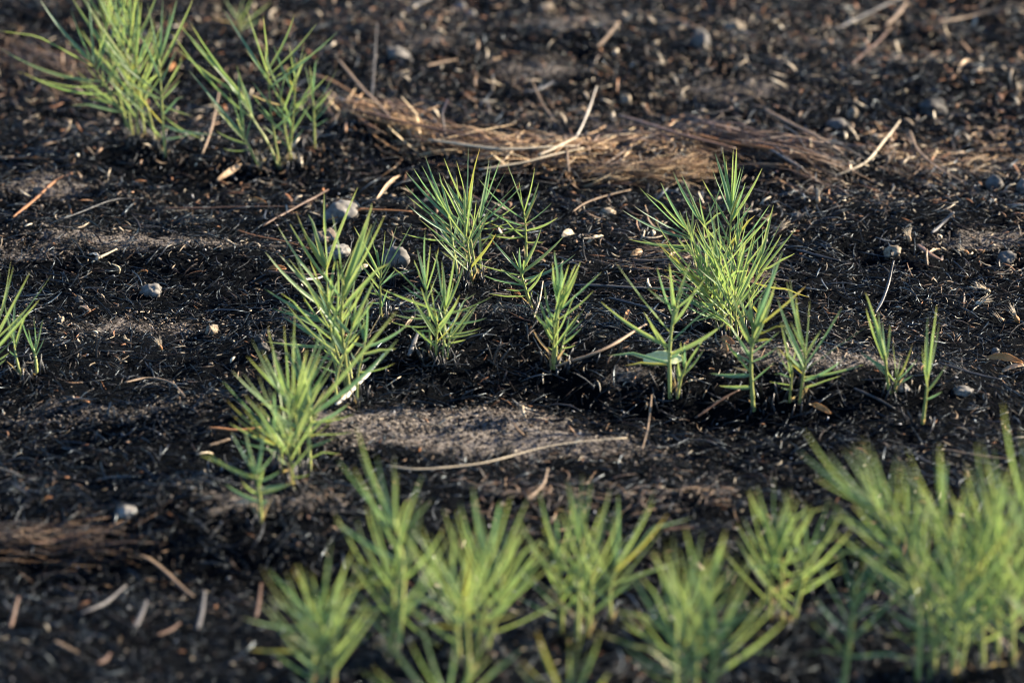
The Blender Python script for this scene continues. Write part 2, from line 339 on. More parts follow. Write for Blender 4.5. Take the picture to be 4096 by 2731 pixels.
frags('soil_crumbs', x, y, rs.uniform(.0015, .006, N), rs.uniform(.0012, .0042, N), rs.uniform(0, 6.283, N), rs.normal(0, .3, N), rs.uniform(0, .0022, N),
      rs.uniform(-.1, .1, N), m_frag('soil_crumbs', [(0, (.035, .03, .028)), (.5, (.13, .11, .094)), (1, (.29, .25, .215))], .95, .1), 'pale grey brown crumbs of bare soil', 'soil', taper=.8, flat=.9)
N = 900; x, y = scatter(N, 0, lumps(9, 2.1, .12))
frags('ash_flakes', x, y, rs.uniform(.002, .006, N), rs.uniform(.001, .003, N), rs.uniform(0, 6.283, N), rs.normal(0, .3, N), rs.uniform(.002, .006, N), rs.uniform(-.1, .1, N), M['ash'], 'tiny white ash flakes on the black litter', 'ash')
# ---- dry straw band, built along a curved ridge
def band(name, pts, n, spread, Lr, Wr, ang, matl, label, hgt=.008, taper=.7):
    P = [Vector((*wflat(*p), 0)) for p in pts]; S = smoothline(P, 60)
    f = rs.uniform(0, 60, n); i = np.minimum(f.astype(int), 59); t = f-i
    A = np.array([[p.x, p.y] for p in S]); q = A[i]*(1-t)[:, None] + A[i+1]*t[:, None]; d = A[i+1]-A[i]
    yaw = np.arctan2(d[:, 1], d[:, 0]) + rs.normal(0, ang, n)
    off = rs.normal(0, spread, n)*(.75+.5*np.sin(f*.55))
    x = q[:, 0] + rs.normal(0, .01, n); y = q[:, 1] + off
    z = rs.uniform(0, 1, n)*hgt*np.exp(-(off/spread)**2/1.4)
    return frags(name, x, y, rs.uniform(*Lr, n), rs.uniform(*Wr, n), yaw, rs.normal(0, .10, n), z + .003, rs.uniform(-.16, .16, n), matl, label, 'dry straw', taper=taper, flat=.35)
band('straw_band', [(770, 262), (870, 305), (980, 348), (1120, 365), (1250, 375)], 480, .028, (.02, .12), (.0014, .0042), .36, M['band'], 'matted golden brown straw ridge on the left of the drift')
band('straw_band', [(1150, 375), (1250, 378), (1380, 360), (1500, 352), (1600, 370)], 760, .036, (.02, .085), (.0016, .0044), .8, M['band'], 'tangled short golden straw in the middle of the drift', hgt=.010)
band('straw_band', [(1430, 340), (1600, 350), (1760, 375), (1900, 405)], 380, .042, (.03, .14), (.0014, .0045), .34, M['darkband'], 'long dark brown scorched straw on the right of the drift')
band('straw_band', [(1350, 420), (1500, 410), (1600, 400)], 260, .018, (.03, .12), (.0008, .002), .35, M['band'], 'loose tan straw under the middle of the drift', hgt=.008)
band('straw_band', [(2000, 330), (2150, 370), (2352, 350)], 220, .06, (.015, .05), (.001, .003), .8, M['band'], 'scattered tan straw bits near the right edge', hgt=.006)
band('straw_band', [(-60, 1250), (120, 1245), (260, 1240)], 160, .02, (.03, .12), (.001, .0025), .3, M['darkband'], 'brown scorched straw patch at lower left', hgt=.006)
band('straw_band', [(1450, 630), (1600, 640), (1750, 650)], 220, .06, (.03, .10), (.001, .003), .3, M['darkband'], 'dark straw strewn behind the big right tuft', hgt=.006)
band('straw_band', [(-20, 120), (100, 150), (250, 200)], 260, .06, (.03, .12), (.001, .0025), .35, M['darkband'], 'scorched straw under the upper left tuft', hgt=.006)
band('straw_band', [(1080, 1180), (1300, 1170), (1700, 1150)], 260, .05, (.01, .04), (.001, .003), .8, M['darkband'], 'rusty straw crumbs behind the near grass row', hgt=.006)
band('straw_band', [(780, 255), (980, 340), (1250, 372), (1500, 352)], 130, .040, (.05, .17), (.0028, .0046), .38, M['band'], 'thicker straw stalks lying on the left and middle of the drift', hgt=.016)
band('straw_band', [(1450, 335), (1650, 355), (1850, 398)], 60, .034, (.07, .2), (.003, .0052), .2, M['darkband'], 'thicker dark reeds lying on the right of the drift', hgt=.010)
# ---------------------------------------------------------------- twigs and stalks
rnd = random.Random(11)
SRC = 1/.57422
def pxm(p):  # metres per overview px at point p
    return (p-CAMP).length*(SENS/FOC)/4096*SRC
def stalk(pts, wpx, m, label, name='twig', cat='twig', group=None, lift=.003, ends=(0, 0), branch=None, flatz=None, taper=(.8, .6), crop='W'):
    G = [ground(*px(crop, *p)) for p in pts]; wd = wpx*pxm(G[0])/2
    flatz = flatz or (.8 if wpx < 9 else .5)
    n = max(8, len(pts)*5); S = smoothline(G, n); k = rnd.random()*9
    Q = []
    for i, p in enumerate(S):
        t = i/n; z = max(p.z, gz(p.x, p.y)) + wd*.8 + lift + .0045 + ends[0]*(1-t)**2 + ends[1]*t*t
        Q.append(Vector((p.x, p.y, z)))
    # stiff: smooth z
    for _ in range(4):
        for i in range(1, n): Q[i].z = max((Q[i-1].z+Q[i+1].z)/2, gz(Q[i].x, Q[i].y)+wd*.5)
    o0 = Q[n//2].copy(); Q = [q-o0 for q in Q]
    rad = [wd*(taper[0]+(1-taper[0])*min(1, 6*i/n) if i < n/2 else taper[1]+(1-taper[1])*min(1, 3*(n-i)/n))*(1+.3*noise.noise(Vector((i*.9, k, 0)))) * (1.25 if i % 6 == 3 else 1) for i in range(n+1)]
    V, F, UV = tube(Q, rad, 8, flatz)
    if branch:
        B = [ground(*px(crop, *p)) for p in branch]; B = smoothline([Vector((b.x, b.y, b.z+lift+wd)) - o0 for b in B], 8)
        v2, f2, u2 = tube(B, [wd*.6*(1-.5*i/8) for i in range(9)], 6); k0 = len(V)
        V += v2; F += [tuple(a+k0 for a in f) for f in f2]; UV += u2
    return tag(link(name, pymesh(name, V, F, UV), M[m], loc=o0), label, cat, group)
TW = [
 ([(30,515),(100,460),(165,415)], 7, 'orange_w', 'reddish brown twig lying at the left edge below the upper left tuft', {}),
 ([(1275,862),(1400,822),(1485,783)], 8, 'tan_w', 'grey tan stick slanting up behind the pale green dead leaf', {'ends': (0, .012)}),
 ([(773,947),(830,905),(883,865)], 11, 'white_w', 'thick bleached white reed beside the front left tuft', {'ends': (.0, .018)}),
 ([(888,1093),(960,1100),(1100,1088),(1250,1052),(1440,1028)], 5, 'cream_w', 'very long curved cream straw below the bare soil patch', {'lift': .006}),
 ([(1315,501),(1356,477),(1448,451)], 4, 'tan_w', 'thin tan stem lying in front of the straw drift', {}),
 ([(1225,243),(1250,268),(1275,295)], 4, 'tan_w', 'short tan stem sticking out behind the straw drift', {'ends': (.02, 0)}),
 ([(1319,352),(1345,318),(1370,284)], 4.5, 'white_w', 'bright cream straw standing up from the straw drift', {'ends': (0, .035), 'lift': .012}),
 ([(1237,390),(1280,372),(1322,349)], 9, 'cream_w', 'thick cream split straw across the middle of the drift', {'lift': .013}),
 ([(1298,342),(1303,385),(1307,424)], 5, 'tan_w', 'tan straw hanging down the front of the drift', {'lift': .011}),
 ([(1421,300),(1550,337),(1690,378)], 11, 'brown_w', 'thick dark purple brown reed topping the right of the drift', {'lift': .014}),
 ([(1582,308),(1740,345),(1890,393)], 8, 'brown_w', 'long brown reed behind the dark reed of the drift', {'lift': .011}),
 ([(1757,284),(1845,335),(1934,386)], 8, 'tan_w', 'brown tapering stalk slanting down to the right end of the drift', {'lift': .012}),
 ([(1757,371),(1800,392),(1842,417)], 7, 'grey_w', 'short blue grey stalk on the right end of the drift', {'lift': .012}),
 ([(1919,420),(1989,390),(2033,349),(2066,318)], 6, 'cream_w', 'forked cream stem to the right of the straw drift', {'branch': [(1945,400),(1958,378),(1995,388)], 'ends': (0, .015)}),
 ([(2090,318),(2109,362),(2156,403),(2209,432)], 6, 'tan_w', 'curved brown split stem right of the forked cream stem', {}),
 ([(2150,65),(2252,56),(2352,43)], 7, 'tan_w', 'long straight tan stick at the top right edge', {'ends': (0, .01)}),
 ([(1914,85),(2010,38),(2088,0)], 6, 'grey_w', 'long grey stick slanting to the top edge', {}),
 ([(2033,75),(2060,55),(2081,38)], 10, 'tan_w', 'short thick tan stub beside the grey stick', {'ends': (0, .01)}),
 ([(1955,164),(2000,125),(2023,106),(2051,75)], 5, 'brown_w', 'knotty brown twig below the thick tan stub', {}),
 ([(366,494),(547,492),(677,489)], 4, 'brown_w', 'long thin purple brown stem left of the pale stone', {}),
 ([(603,537),(694,491),(755,469)], 6, 'brown_w', 'dark brown stick slanting up to the pale stone', {'ends': (0, .01)}),
 ([(755,522),(819,502),(868,498),(947,502)], 6, 'orange_w', 'rusty stem lying against the foot of the pale stone', {}),
 ([(545,545),(603,563),(716,588)], 4, 'orange_w', 'thin rusty stem behind the tall left tuft', {}),
 ([(212,621),(240,605),(268,589)], 6, 'cream_w', 'straight cream straw piece left of the white pebble', {}),
 ([(287,900),(342,891),(393,903),(424,932)], 6, 'tan_w', 'arched tan stem on the open ground at left', {'lift': .006}),
 ([(478,1002),(540,1006),(600,1000)], 9, 'orange_w', 'rusty twig running to the foot of the front left tuft', {}),
 ([(480,1042),(528,1026)], 8, 'tan_w', 'stubby tan stick just below the rusty twig', {}),
 ([(321,1299),(376,1333),(444,1388)], 9, 'tan_w', 'thick blurred tan stick in the lower left', {'taper': (.3, .6)}),
 ([(185,1432),(240,1400),(290,1364)], 8, 'grey_w', 'blurred dark grey stick left of the thick tan stick', {}),
 ([(68,1271),(130,1262),(191,1244)], 10, 'brown_w', 'brown stick in the scorched straw patch at lower left', {}),
 ([(126,1494),(150,1506),(178,1521)], 8, 'tan_w', 'cream chip near the bottom left corner', {}),
 ([(311,1463),(322,1442),(338,1422)], 11, 'grey_w', 'wide grey cream chip below the thick tan stick', {'ends': (0, .01)}),
 ([(362,1480),(390,1468),(413,1453)], 9, 'brown_w', 'blunt tan piece right of the grey cream chip', {}),
 ([(454,1463),(464,1440),(472,1415)], 9, 'grey_w', 'grey piece standing on end in the lower left', {'ends': (0, .018)}),
 ([(588,1436),(594,1415),(601,1395)], 8, 'brown_w', 'tan piece standing on end beside the near left tuft', {'ends': (0, .018)}),
 ([(24,1460),(33,1440),(44,1415)], 8, 'brown_w', 'tan piece by the left edge near the bottom', {'ends': (0, .012)}),
 ([(225,1545),(240,1535),(253,1525)], 11, 'brown_w', 'thick cream chip at the bottom edge in the lower left', {}),
 ([(1596,982),(1650,945),(1698,917)], 6, 'brown_w', 'brown twig in front of the row of tufts at centre right', {}),
 ([(1961,910),(2010,932),(2054,958)], 7, 'black_w', 'black twig lying before the pair of narrow right shoots', {}),
 ([(2156,852),(2230,875),(2300,889)], 7, 'black_w', 'black stick right of the rightmost narrow shoot', {}),
 ([(2108,582),(2135,600),(2163,619)], 12, 'brown_w', 'thick grey brown stick beside the tan rock', {}),
 ([(2139,554),(2165,536),(2190,522)], 8, 'grey_w', 'curved grey stick above the grey brown one', {'ends': (0, .01)}),
 ([(1318,672),(1450,679),(1579,679)], 7, 'grey_w', 'long grey reed lying left of the big right tuft', {}),
 ([(1455,614),(1520,614),(1579,612)], 6, 'grey_w', 'shorter grey reed tucked against the big right tuft', {}),
 ([(1400,701),(1470,722),(1537,749)], 8, 'black_w', 'thick black reed behind the forked single shoot', {}),
 ([(1160,665),(1205,680),(1250,703)], 6, 'black_w', 'black curved stalk behind the centre narrow shoot', {}),
 ([(1227,746),(1238,720),(1247,698)], 4, 'cream_w', 'thin pale splinter standing by the leaning shoot', {'ends': (0, .02)}),
 ([(939,838),(950,812),(960,783)], 10, 'grey_w', 'ash grey charred stick at the left foot of the low centre tuft', {}),
 ([(1496,975),(1488,1010),(1475,1050)], 4, 'tan_w', 'short thin tan stem upright on the bare soil', {'ends': (.025, 0)}),
 ([(174,932),(190,936),(205,942)], 9, 'orange_w', 'short rusty chip below the arched tan stem', {}),
 ([(980,167),(1015,160),(1049,154)], 9, 'tan_w', 'blunt tan stick on the far ground behind the drift', {}),
 ([(854,236),(860,190),(867,147)], 4, 'grey_w', 'thin grey stem upright behind the left end of the drift', {'ends': (0, .05)}),
 ([(946,34),(975,18),(1008,0)], 8, 'grey_w', 'blue grey stick at the top edge', {}),
 ([(1370,126),(1395,106),(1421,85)], 8, 'tan_w', 'tan brown stick on the far bare soil', {'ends': (0, .012)}),
 ([(1202,232),(1235,222),(1271,208)], 10, 'black_w', 'thick black stick on the ground behind the drift', {}),
 ([(465,369),(485,325),(506,273)], 5, 'tan_w', 'tan stem between the two upper left tufts', {'ends': (0, .03)}),
 ([(560,393),(590,400),(622,410)], 5, 'tan_w', 'short tan stem under the second upper left tuft', {}),
 ([(0,378),(60,380),(113,383)], 6, 'orange_w', 'red brown stem at the left edge under the upper left tuft', {}),
 ([(618,641),(700,647),(768,648)], 8, 'brown_w', 'brown reed passing behind the tall left tuft', {}),
 ([(691,661),(720,658),(742,654)], 7, 'white_w', 'whitish stick below the brown reed of the tall left tuft', {}),
 ([(1900,330),(1940,345),(1985,352)], 4, 'grey_w', 'thin grey stem above the forked cream stem', {}),
 ([(2010,735),(2035,700),(2050,670)], 7, 'black_w', 'black stick leaning up right of the big right tuft', {'ends': (0, .03)}),
 ([(1830,590),(1870,600),(1930,618)], 7, 'black_w', 'black reed right of the crown of the big right tuft', {}),
 ([(1520,1240),(1560,1235),(1640,1228)], 7, 'brown_w', 'brown stalk behind the near middle tufts', {}),
 ([(1040,440),(1080,470),(1120,480)], 5, 'brown_w', 'brown stem in the shadow below the drift', {}),
 ([(780,200),(850,262),(905,310)], 6, 'tan_w', 'long tan straw at the upper left end of the drift', {'lift': .012, 'ends': (.02, 0)}),
 ([(812,285),(950,322),(1120,352)], 7, 'brown_w', 'long brown straw along the left half of the drift', {'lift': .014}),
 ([(985,355),(1150,375),(1330,372)], 7, 'cream_w', 'long pale straw along the middle of the drift', {'lift': .014}),
 ([(1100,420),(1220,400),(1340,372)], 6, 'cream_w', 'pale straw slanting over the front of the drift', {'lift': .011}),
 ([(1600,345),(1720,372),(1840,398)], 8, 'orange_w', 'rusty reed along the right half of the drift', {'lift': .014}),
 ([(140,520),(250,480),(330,470)], 4, 'black_w', 'thin black stem behind the open ground at left', {}),
 ([(1210,1165),(1245,1140),(1258,1120)], 7, 'tan_w', 'bent tan stem behind the near centre tufts', {'ends': (0, .012)}),
 ([(2170,1050),(2230,1060),(2330,1075)], 6, 'tan_w', 'tan stem behind the big near right tuft', {}),
]
for i, (p, wpx, m, lab, kw) in enumerate(TW):
    nm = 'twig' if any(k in lab for k in ('twig', 'stick')) else ('dry_straw' if 'straw' in lab else ('reed' if 'reed' in lab else ('wood_chip' if ('chip' in lab or 'piece' in lab or 'splinter' in lab or 'stub' in lab) else 'dry_stalk')))
    stalk(p, wpx, m, lab, nm, nm.replace('_', ' '), **kw)
# burnt upright stubble
STUB = [(1349,602,1339,551), (650/1.68*.5742+0,517+ (900/1.68)*.5742,231,775), (178,800,166,760), (205,810,222,770), (560,655,610,630), (575,660,618,640),
        (1128,835,1118,790), (1133,838,1150,790), (1140,840,1172,800), (895,655,905,600), (905,660,915,590), (1065,665,1085,600), (1035,670,1020,640), (1520,640,1530,600), (1390,670,1393,622), (1240,700,1262,670), (300,800,306,760)]
for k, (bx, by, tx, ty) in enumerate(STUB):
    b = ground(*px('W', bx, by)); t = wall(*px('W', tx, ty), b.y + rnd.uniform(-.01, .01)); b.z -= .004
    S = smoothline([b, b.lerp(t, .5)+Vector((rnd.uniform(-.003, .003), 0, 0)), t], 8)
    V, F, UV = tube([s-b for s in S], [.0016-.0008*i/8 for i in range(9)], 6)
    tag(link('burnt_stub', pymesh('burnt_stub', V, F, UV), M['black_w'], loc=b), 'thin black burnt stubble stalk standing upright in the char', 'burnt stub', 'burnt stubble stalks')
# ---------------------------------------------------------------- stones
def stone(wx, wy, rx, ry, m, label, rot=0., depth=None, seed=0, rough=.16, cat='stone', name='stone', sink=.35):
    import bmesh
    b = ground(*px('W', wx, wy + ry*.75)); s = pxm(b)
    bm = bmesh.new(); bmesh.ops.create_icosphere(bm, subdivisions=4, radius=1)
    for v in bm.verts:
        d = v.co.copy(); k = Vector((seed*3.1, seed*1.7, seed))
        v.co = d*(1 + rough*noise.noise(d*1.2+k) + rough*.5*noise.noise(d*2.9+k) + rough*.16*noise.noise(d*8+k))
    RX, RZ = rx*s, ry*s*1.12; RY = depth*s if depth else (RX+RZ)/2
    cr, sr = math.cos(rot), math.sin(rot)
    for v in bm.verts:
        X, Y, Z = v.co.x*RX, v.co.y*RY, v.co.z*RZ
        v.co = Vector((X*cr - Z*sr, Y, X*sr + Z*cr))
    me = bpy.data.meshes.new(name); bm.to_mesh(me); bm.free()
    me.polygons.foreach_set('use_smooth', [True]*len(me.polygons))
    o = link(name, me, M[m], loc=(b.x, b.y + RY*.4, gz(b.x, b.y+RY*.4) + RZ*(.82-sink)))
    return tag(o, label, cat)
ST_ = [
 (787,492,38,24,'st_pale','large pale grey rounded stone with dark streaks behind the tall left tuft',0), (745,545,26,17,'st_brown','oval brown grey stone leaning below the large pale stone',.5),
 (776,583,26,16,'st_pale','angular pale stone half hidden by the tall left tuft',.1), (350,668,25,15,'st_pale','white mottled pebble alone on the open black ground at left',0),
 (485,760,15,13,'st_tan','speckled tan pebble right of the white mottled pebble',.3), (908,596,30,26,'st_grey','large brown grey stone behind the thin shoot left of centre',0),
 (615,769,15,11,'st_dark','sooty clod topmost of the cluster beside the tall left tuft',0), (598,782,12,12,'st_dark','sooty clod leftmost of the cluster beside the tall left tuft',0),
 (605,801,14,12,'st_dark','sooty clod in the middle of the cluster beside the tall left tuft',0), (640,790,13,11,'st_dark','sooty clod rightmost of the cluster beside the tall left tuft',0),
 (631,819,15,11,'st_dark','sooty clod lowest of the cluster beside the tall left tuft',0), (1610,95,21,23,'st_grey','upright grey stone on the far ground at centre right',.2),
 (2145,250,30,20,'st_dark','wide grey rock on the far ground near the right edge',0), (1690,66,27,13,'st_tan','tan and white chunk just above the upright grey stone',0),
 (1640,82,10,8,'st_tan','small orange white chunk left of the upright grey stone',0), (2285,425,18,17,'st_grey','round dark grey stone below the curved split stem',0),
 (2352,432,16,16,'st_grey','dark grey stone cut by the right edge',0), (2050,580,20,12,'st_tan','tan knobbly rock below a seed head at right',.15),
 (2312,596,21,13,'st_grey','flat grey blue stone near the right edge',.2), (919,130,32,15,'st_grey','pale grey wedge shaped rock behind the upper left tufts',-.4),
 (1438,233,12,11,'st_tan','small round tan clod behind the straw drift',0), (1958,260,13,12,'st_tan','round tan pebble above the forked cream stem',0),
 (1925,285,24,12,'st_grey','flat grey stone left of the round tan pebble',0),
 (140,737,7,9,'st_tan','tiny tan pebble left of the white mottled pebble',0), (181,689,9,8,'st_grey','tiny grey brown pebble nearer the left edge',0),
 (1255,20,18,11,'st_tan','blurred pink tan chunk at the top edge',0), (1078,34,16,10,'st_pale','blurred white chunk at the top edge left of the pink tan one',0),
 (1058,18,12,11,'st_pale','blurred cream chunk touching the top edge',0), (100,445,26,14,'st_brown','brown clod on the soil at the left edge',0),
 (290,1182,24,13,'st_pale','pinkish white lump on the lower left ground',.2), (2286,811,9,8,'st_pale','bright white pebble near the right edge',0),
 (2214,902,22,10,'st_pale','crumpled whitish lump right of the rightmost narrow shoot',0), (2073,896,16,8,'st_pale','white flat flake beside the pair of narrow right shoots',0),
 (1600,1305,14,9,'st_tan','blurred orange white lump between the near tufts',0), (1397,490,18,8,'st_tan','small tan brown chunk before the straw drift',0), (1830,498,14,9,'st_grey','small grey clod right of the big right tuft tips',0)]
for i, (a, b_, c_, d_, m, lab, rt) in enumerate(ST_):
    cl = 'clod' in lab
    stone(a, b_, c_, d_, m, lab, rt, seed=i+1, rough=.42 if m in ('st_tan', 'st_dark') else .34, name='soil_clod' if cl else ('pebble' if 'pebble' in lab else 'stone'), cat='clod' if cl else ('pebble' if 'pebble' in lab else 'stone'))
# ---------------------------------------------------------------- dead leaves, husks, seed heads
def husk(wx0, wy0, wx1, wy1, wpx, m, label, cup=.5, name='husk', cat='husk', lift=.007, raise_=.0, jag=.1, roll=.3, arch=.15):
    a = ground(*px('W', wx0, wy0)); b = ground(*px('W', wx1, wy1)); s = pxm(a)
    if m == 'leaf_green':
        b.y = a.y = min(a.y, b.y) - .004
    top = max(gz(a.x+(b.x-a.x)*i/6, a.y+(b.y-a.y)*i/6) for i in range(7))
    a.z = max(gz(a.x, a.y), top-.004)+lift; b.z = max(gz(b.x, b.y), top-.004)+lift+raise_
    ax = b-a; L = ax.length; t = ax.normalized(); side = t.cross(Vector((0, 0, 1))).normalized(); up = side.cross(t)
    side, up = side*math.cos(roll)+up*math.sin(roll), up*math.cos(roll)-side*math.sin(roll)
    W = wpx*s*.8; V, F, UV = [], [], []; n, mm = 16, 8; k = rnd.random()*20
    for i in range(n+1):
        f = i/n; wd = W*(math.sin(math.pi*min(.98, .04+f*.94))**.6)*(1+jag*noise.noise(Vector((f*7, k, 0)))*2)
        for j in range(mm+1):
            g = j/mm*2-1
            p = t*(f*L) + side*(g*wd/2) + up*(cup*wd*.5*g*g + arch*L*math.sin(math.pi*f) + .0015*noise.noise(Vector((f*6, g*2, k))))
            V.append(p); UV.append((j/mm, f))
    for i in range(n):
        for j in range(mm):
            q = i*(mm+1)+j; F.append((q, q+1, q+mm+2, q+mm+1))
    me = pymesh(name, V, F, UV); o = link(name, me, M[m], loc=a)
    sm = o.modifiers.new('thick', 'SOLIDIFY'); sm.thickness = .0005
    return tag(o, label, cat)
HK = [
 (1477,842,1568,846,44,'leaf_green','wide pale green dead leaf lying behind the forked single shoot',.25,'dead_leaf'),
 (1655,795,1685,815,20,'leaf_or','curled orange dead leaf at the foot of the big right tuft',.6,'dead_leaf'),
 (1668,800,1672,832,14,'leaf_or','narrow orange lobe hanging under the curled leaf of the right tuft',.5,'dead_leaf'),
 (1862,941,1907,978,18,'leaf_or','rusty folded leaf in front of the right tufts',.7,'dead_leaf'),
 (2266,835,2348,862,22,'leaf_or','long rusty brown curled leaf at the right edge',.8,'dead_leaf'),
 (2300,868,2352,862,16,'leaf_tan','tan leaf under the rusty curled leaf at the right edge',.6,'dead_leaf'),
 (499,437,554,400,16,'leaf_tan','tan pointed husk below the second upper left tuft',.8,'husk'),
 (865,474,918,448,11,'leaf_tan','narrow twisted tan leaf right of the large pale stone',.6,'dead_leaf'),
 (580,470,612,482,13,'leaf_or','small orange husk left of the large pale stone',.8,'husk'),
 (618,630,658,634,14,'leaf_or','curled orange husk behind the tall left tuft',.9,'husk'),
 (1290,560,1318,550,20,'leaf_cream','cream torn husk right of the leaning shoot tips',.8,'husk'),
 (1350,572,1385,562,12,'leaf_cream','long cream husk right of the torn one',.8,'husk'),
 (1448,600,1475,590,18,'leaf_tan','fluffy tan husk left of the big right tuft',.7,'husk'),
 (1240,678,1270,672,12,'grey_w','curved grey husk between the leaning and centre shoots',.9,'husk'),
 (1356,167,1407,191,18,'leaf_or','brown leaf on the far ground behind the drift',.6,'dead_leaf'),
 (1335,178,1372,186,12,'leaf_tan','tan leaf beside the brown leaf on the far ground',.6,'dead_leaf'),
 (182,724,208,736,11,'leaf_tan','small tan seed husk left of the white mottled pebble',1.,'husk'),
 (318,640,340,645,10,'leaf_or','orange curl just above the white mottled pebble',.9,'husk'),
 (1535,610,1552,602,10,'leaf_tan','pinkish husk left foot of the big right tuft',.9,'husk'),
 (1430,760,1446,742,12,'leaf_or','small brown bract on the char behind the slanting tan stick',.9,'husk'),
 (1180,690,1195,697,10,'leaf_or','small orange husk at the foot of the leaning shoot',.9,'husk'),
 (1230,612,1252,618,14,'leaf_tan','rusty brown husk at the foot of the tall curved shoot',.9,'husk'),
 (820,640,845,632,12,'leaf_cream','bright cream husk right of the tall left tuft',.8,'husk'),
 (930,770,950,750,8,'leaf_tan','tan cup shaped husk left of the low centre tuft',.9,'husk'),
 (205,600,235,612,7,'leaf_cream','pale sliver on the ground left of the straw piece',.6,'husk'),
 (1010,555,1030,575,10,'leaf_tan','tan husk left of the centre tall tuft',.8,'husk'),
 (2130,600,2160,590,10,'leaf_tan','tan sliver husk beside the thick grey brown stick',.8,'husk'),
 (545,1170,600,1195,16,'leaf_tan','blurred tan husk beside the small front left shoot',.7,'husk'),
 (95,1170,120,1166,12,'leaf_or','blurred orange flake in the lower left',.7,'husk'),
 (1120,165,1150,150,12,'leaf_tan','tan flake on the far ground',.7,'husk'),
 (2200,180,2230,160,10,'leaf_tan','tan flake near the wide grey rock',.7,'husk'),
 (20,75,50,90,12,'leaf_or','orange flake at the top left edge',.7,'husk'),
 (390,175,400,160,12,'leaf_or','orange flake right of the upper left tuft',.7,'husk'),
 (590,120,610,135,12,'leaf_or','orange flake behind the second upper left tuft',.7,'husk')]
for (a, b_, c_, d_, wp, m, lab, cup, nm) in HK:
    gl = m == 'leaf_green'
    husk(a, b_, c_, d_, wp, m, lab, cup=cup, name=nm, cat=nm.replace('_', ' '), raise_=rnd.uniform(0, .006), roll=-.9 if gl else rnd.uniform(-.9, .2), arch=.05 if gl else rnd.uniform(.02, .15), lift=.013 if gl else .007)
def seedhead(wx, wy, L, ang, m, label, lift=.004):
    b = ground(*px('W', wx, wy)); s = pxm(b); LL = L*s; V, F, UV = [], [], []
    root = bpy.data.objects.new('seed_head', None); C.objects.link(root); root.location = (b.x, b.y, gz(b.x, b.y)+lift); root.empty_display_size = .01
    d = Vector((math.cos(ang), rnd.uniform(-.3, .3), math.sin(ang))).normalized()
    v, f, u = tube([d*(LL*.5*i/6) for i in range(7)], [LL*.13*x for x in (.3, .8, 1, .95, .7, .4, .15)], 7)
    link('spikelet', pymesh('spikelet', v, f, u), M[m], root)
    for i in range(16):
        dd = (d + Vector((rnd.uniform(-.45, .45), rnd.uniform(-.45, .45), rnd.uniform(-.4, .45)))).normalized()
        o0 = d*(LL*rnd.uniform(.1, .45)); e = o0+dd*LL*rnd.uniform(.5, .8)
        v, f, u = tube([o0, o0.lerp(e, .5), e], [LL*.018, LL*.013, LL*.005], 4); k = len(V); V += v; F += [tuple(a+k for a in q) for q in f]; UV += u
    link('awns', pymesh('awns', V, F, UV), M['leaf_cream'], root)
    tag(root, label, 'seed head')
for a in [(2090,562,38,1.8,'leaf_tan','bristly seed head standing above the tan rock'), (2240,705,42,.35,'leaf_cream','pale fan shaped seed head right of the narrow right shoots'),
          (2225,592,34,2.6,'leaf_or','orange bristly seed head near the thick grey brown stick'), (2275,680,42,2.7,'leaf_tan','tan seed head just above the pale fan shaped one'),
          (1878,475,40,1.5,'leaf_tan','tan seed head standing upright below the right end of the drift'), (372,815,34,1.9,'leaf_or','fluffy orange seed head on the open ground at left'),
          (2315,150,34,.1,'leaf_or','orange seed head near the right edge of the far ground'), (2340,750,50,2.1,'leaf_or','rusty brown seed head cut by the right edge'),
          (1775,540,44,.55,'leaf_tan','wispy tan seed head right of the tips of the big right tuft'), (1340,742,24,.8,'leaf_tan','brown tufted seed head on the char right of the centre narrow shoot'),
          (2335,230,44,1.3,'leaf_tan','grey brown seed head at the right edge above the drift level'), (2305,745,34,2.6,'leaf_tan','flattened tan seed head left of the rusty brown one'),
          (300,795,24,2.3,'leaf_cream','small cream seed head left of the orange one')]: seedhead(*a)
# ---------------------------------------------------------------- grass
def bez(a, c, b, t): return a*(1-t)**2 + c*(2*t*(1-t)) + b*t*t
def blade_mesh(A, Cc, T, wd, twist, seed):
    kink = G_.uniform(.45, .8) if G_.random() < .08 else 2; kd = Vector((G_.uniform(-.3, .3), G_.uniform(-.3, .3), -1))*(T-A).length*G_.uniform(.3, .7)
    n = 11; V, F, UV = [], [], []; lastb = None
    for i in range(n+1):
        s = i/n; p = bez(A, Cc, T, s) + kd*max(0, s-kink); t = (bez(A, Cc, T, min(1, s+.05)) - bez(A, Cc, T, max(0, s-.05))).normalized()
        b = t.cross(Vector((0, 0, 1)))
        if b.length < .15: b = Vector((0, 1, 0)) - t*t.y
        b.normalize()
        if lastb is not None and b.dot(lastb) < 0: b = -b
        lastb = b.copy(); c = b.cross(t).normalized()
        tw = twist*(.75+.5*s); b2 = b*math.cos(tw) + c*math.sin(tw); c2 = c*math.cos(tw) - b*math.sin(tw)
        ww = wd*(.62+1.9*s if s < .2 else (1-((s-.2)/.8)**2.0)**.85)*.5
        ww = max(ww, wd*.02); fold = ww*(.75-.45*s)
        p = p + c2*(.0006*noise.noise(Vector((s*4, seed, 0))))
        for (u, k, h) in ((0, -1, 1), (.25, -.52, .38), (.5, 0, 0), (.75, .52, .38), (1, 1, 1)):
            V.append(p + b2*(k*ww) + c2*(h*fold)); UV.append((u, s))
    for i in range(n):
        for j in range(4):
            q = i*5+j; F.append((q, q+1, q+6, q+5))
    return pymesh('leaf', V, F, UV)
G_ = random.Random(5)
NLEAF = [0]
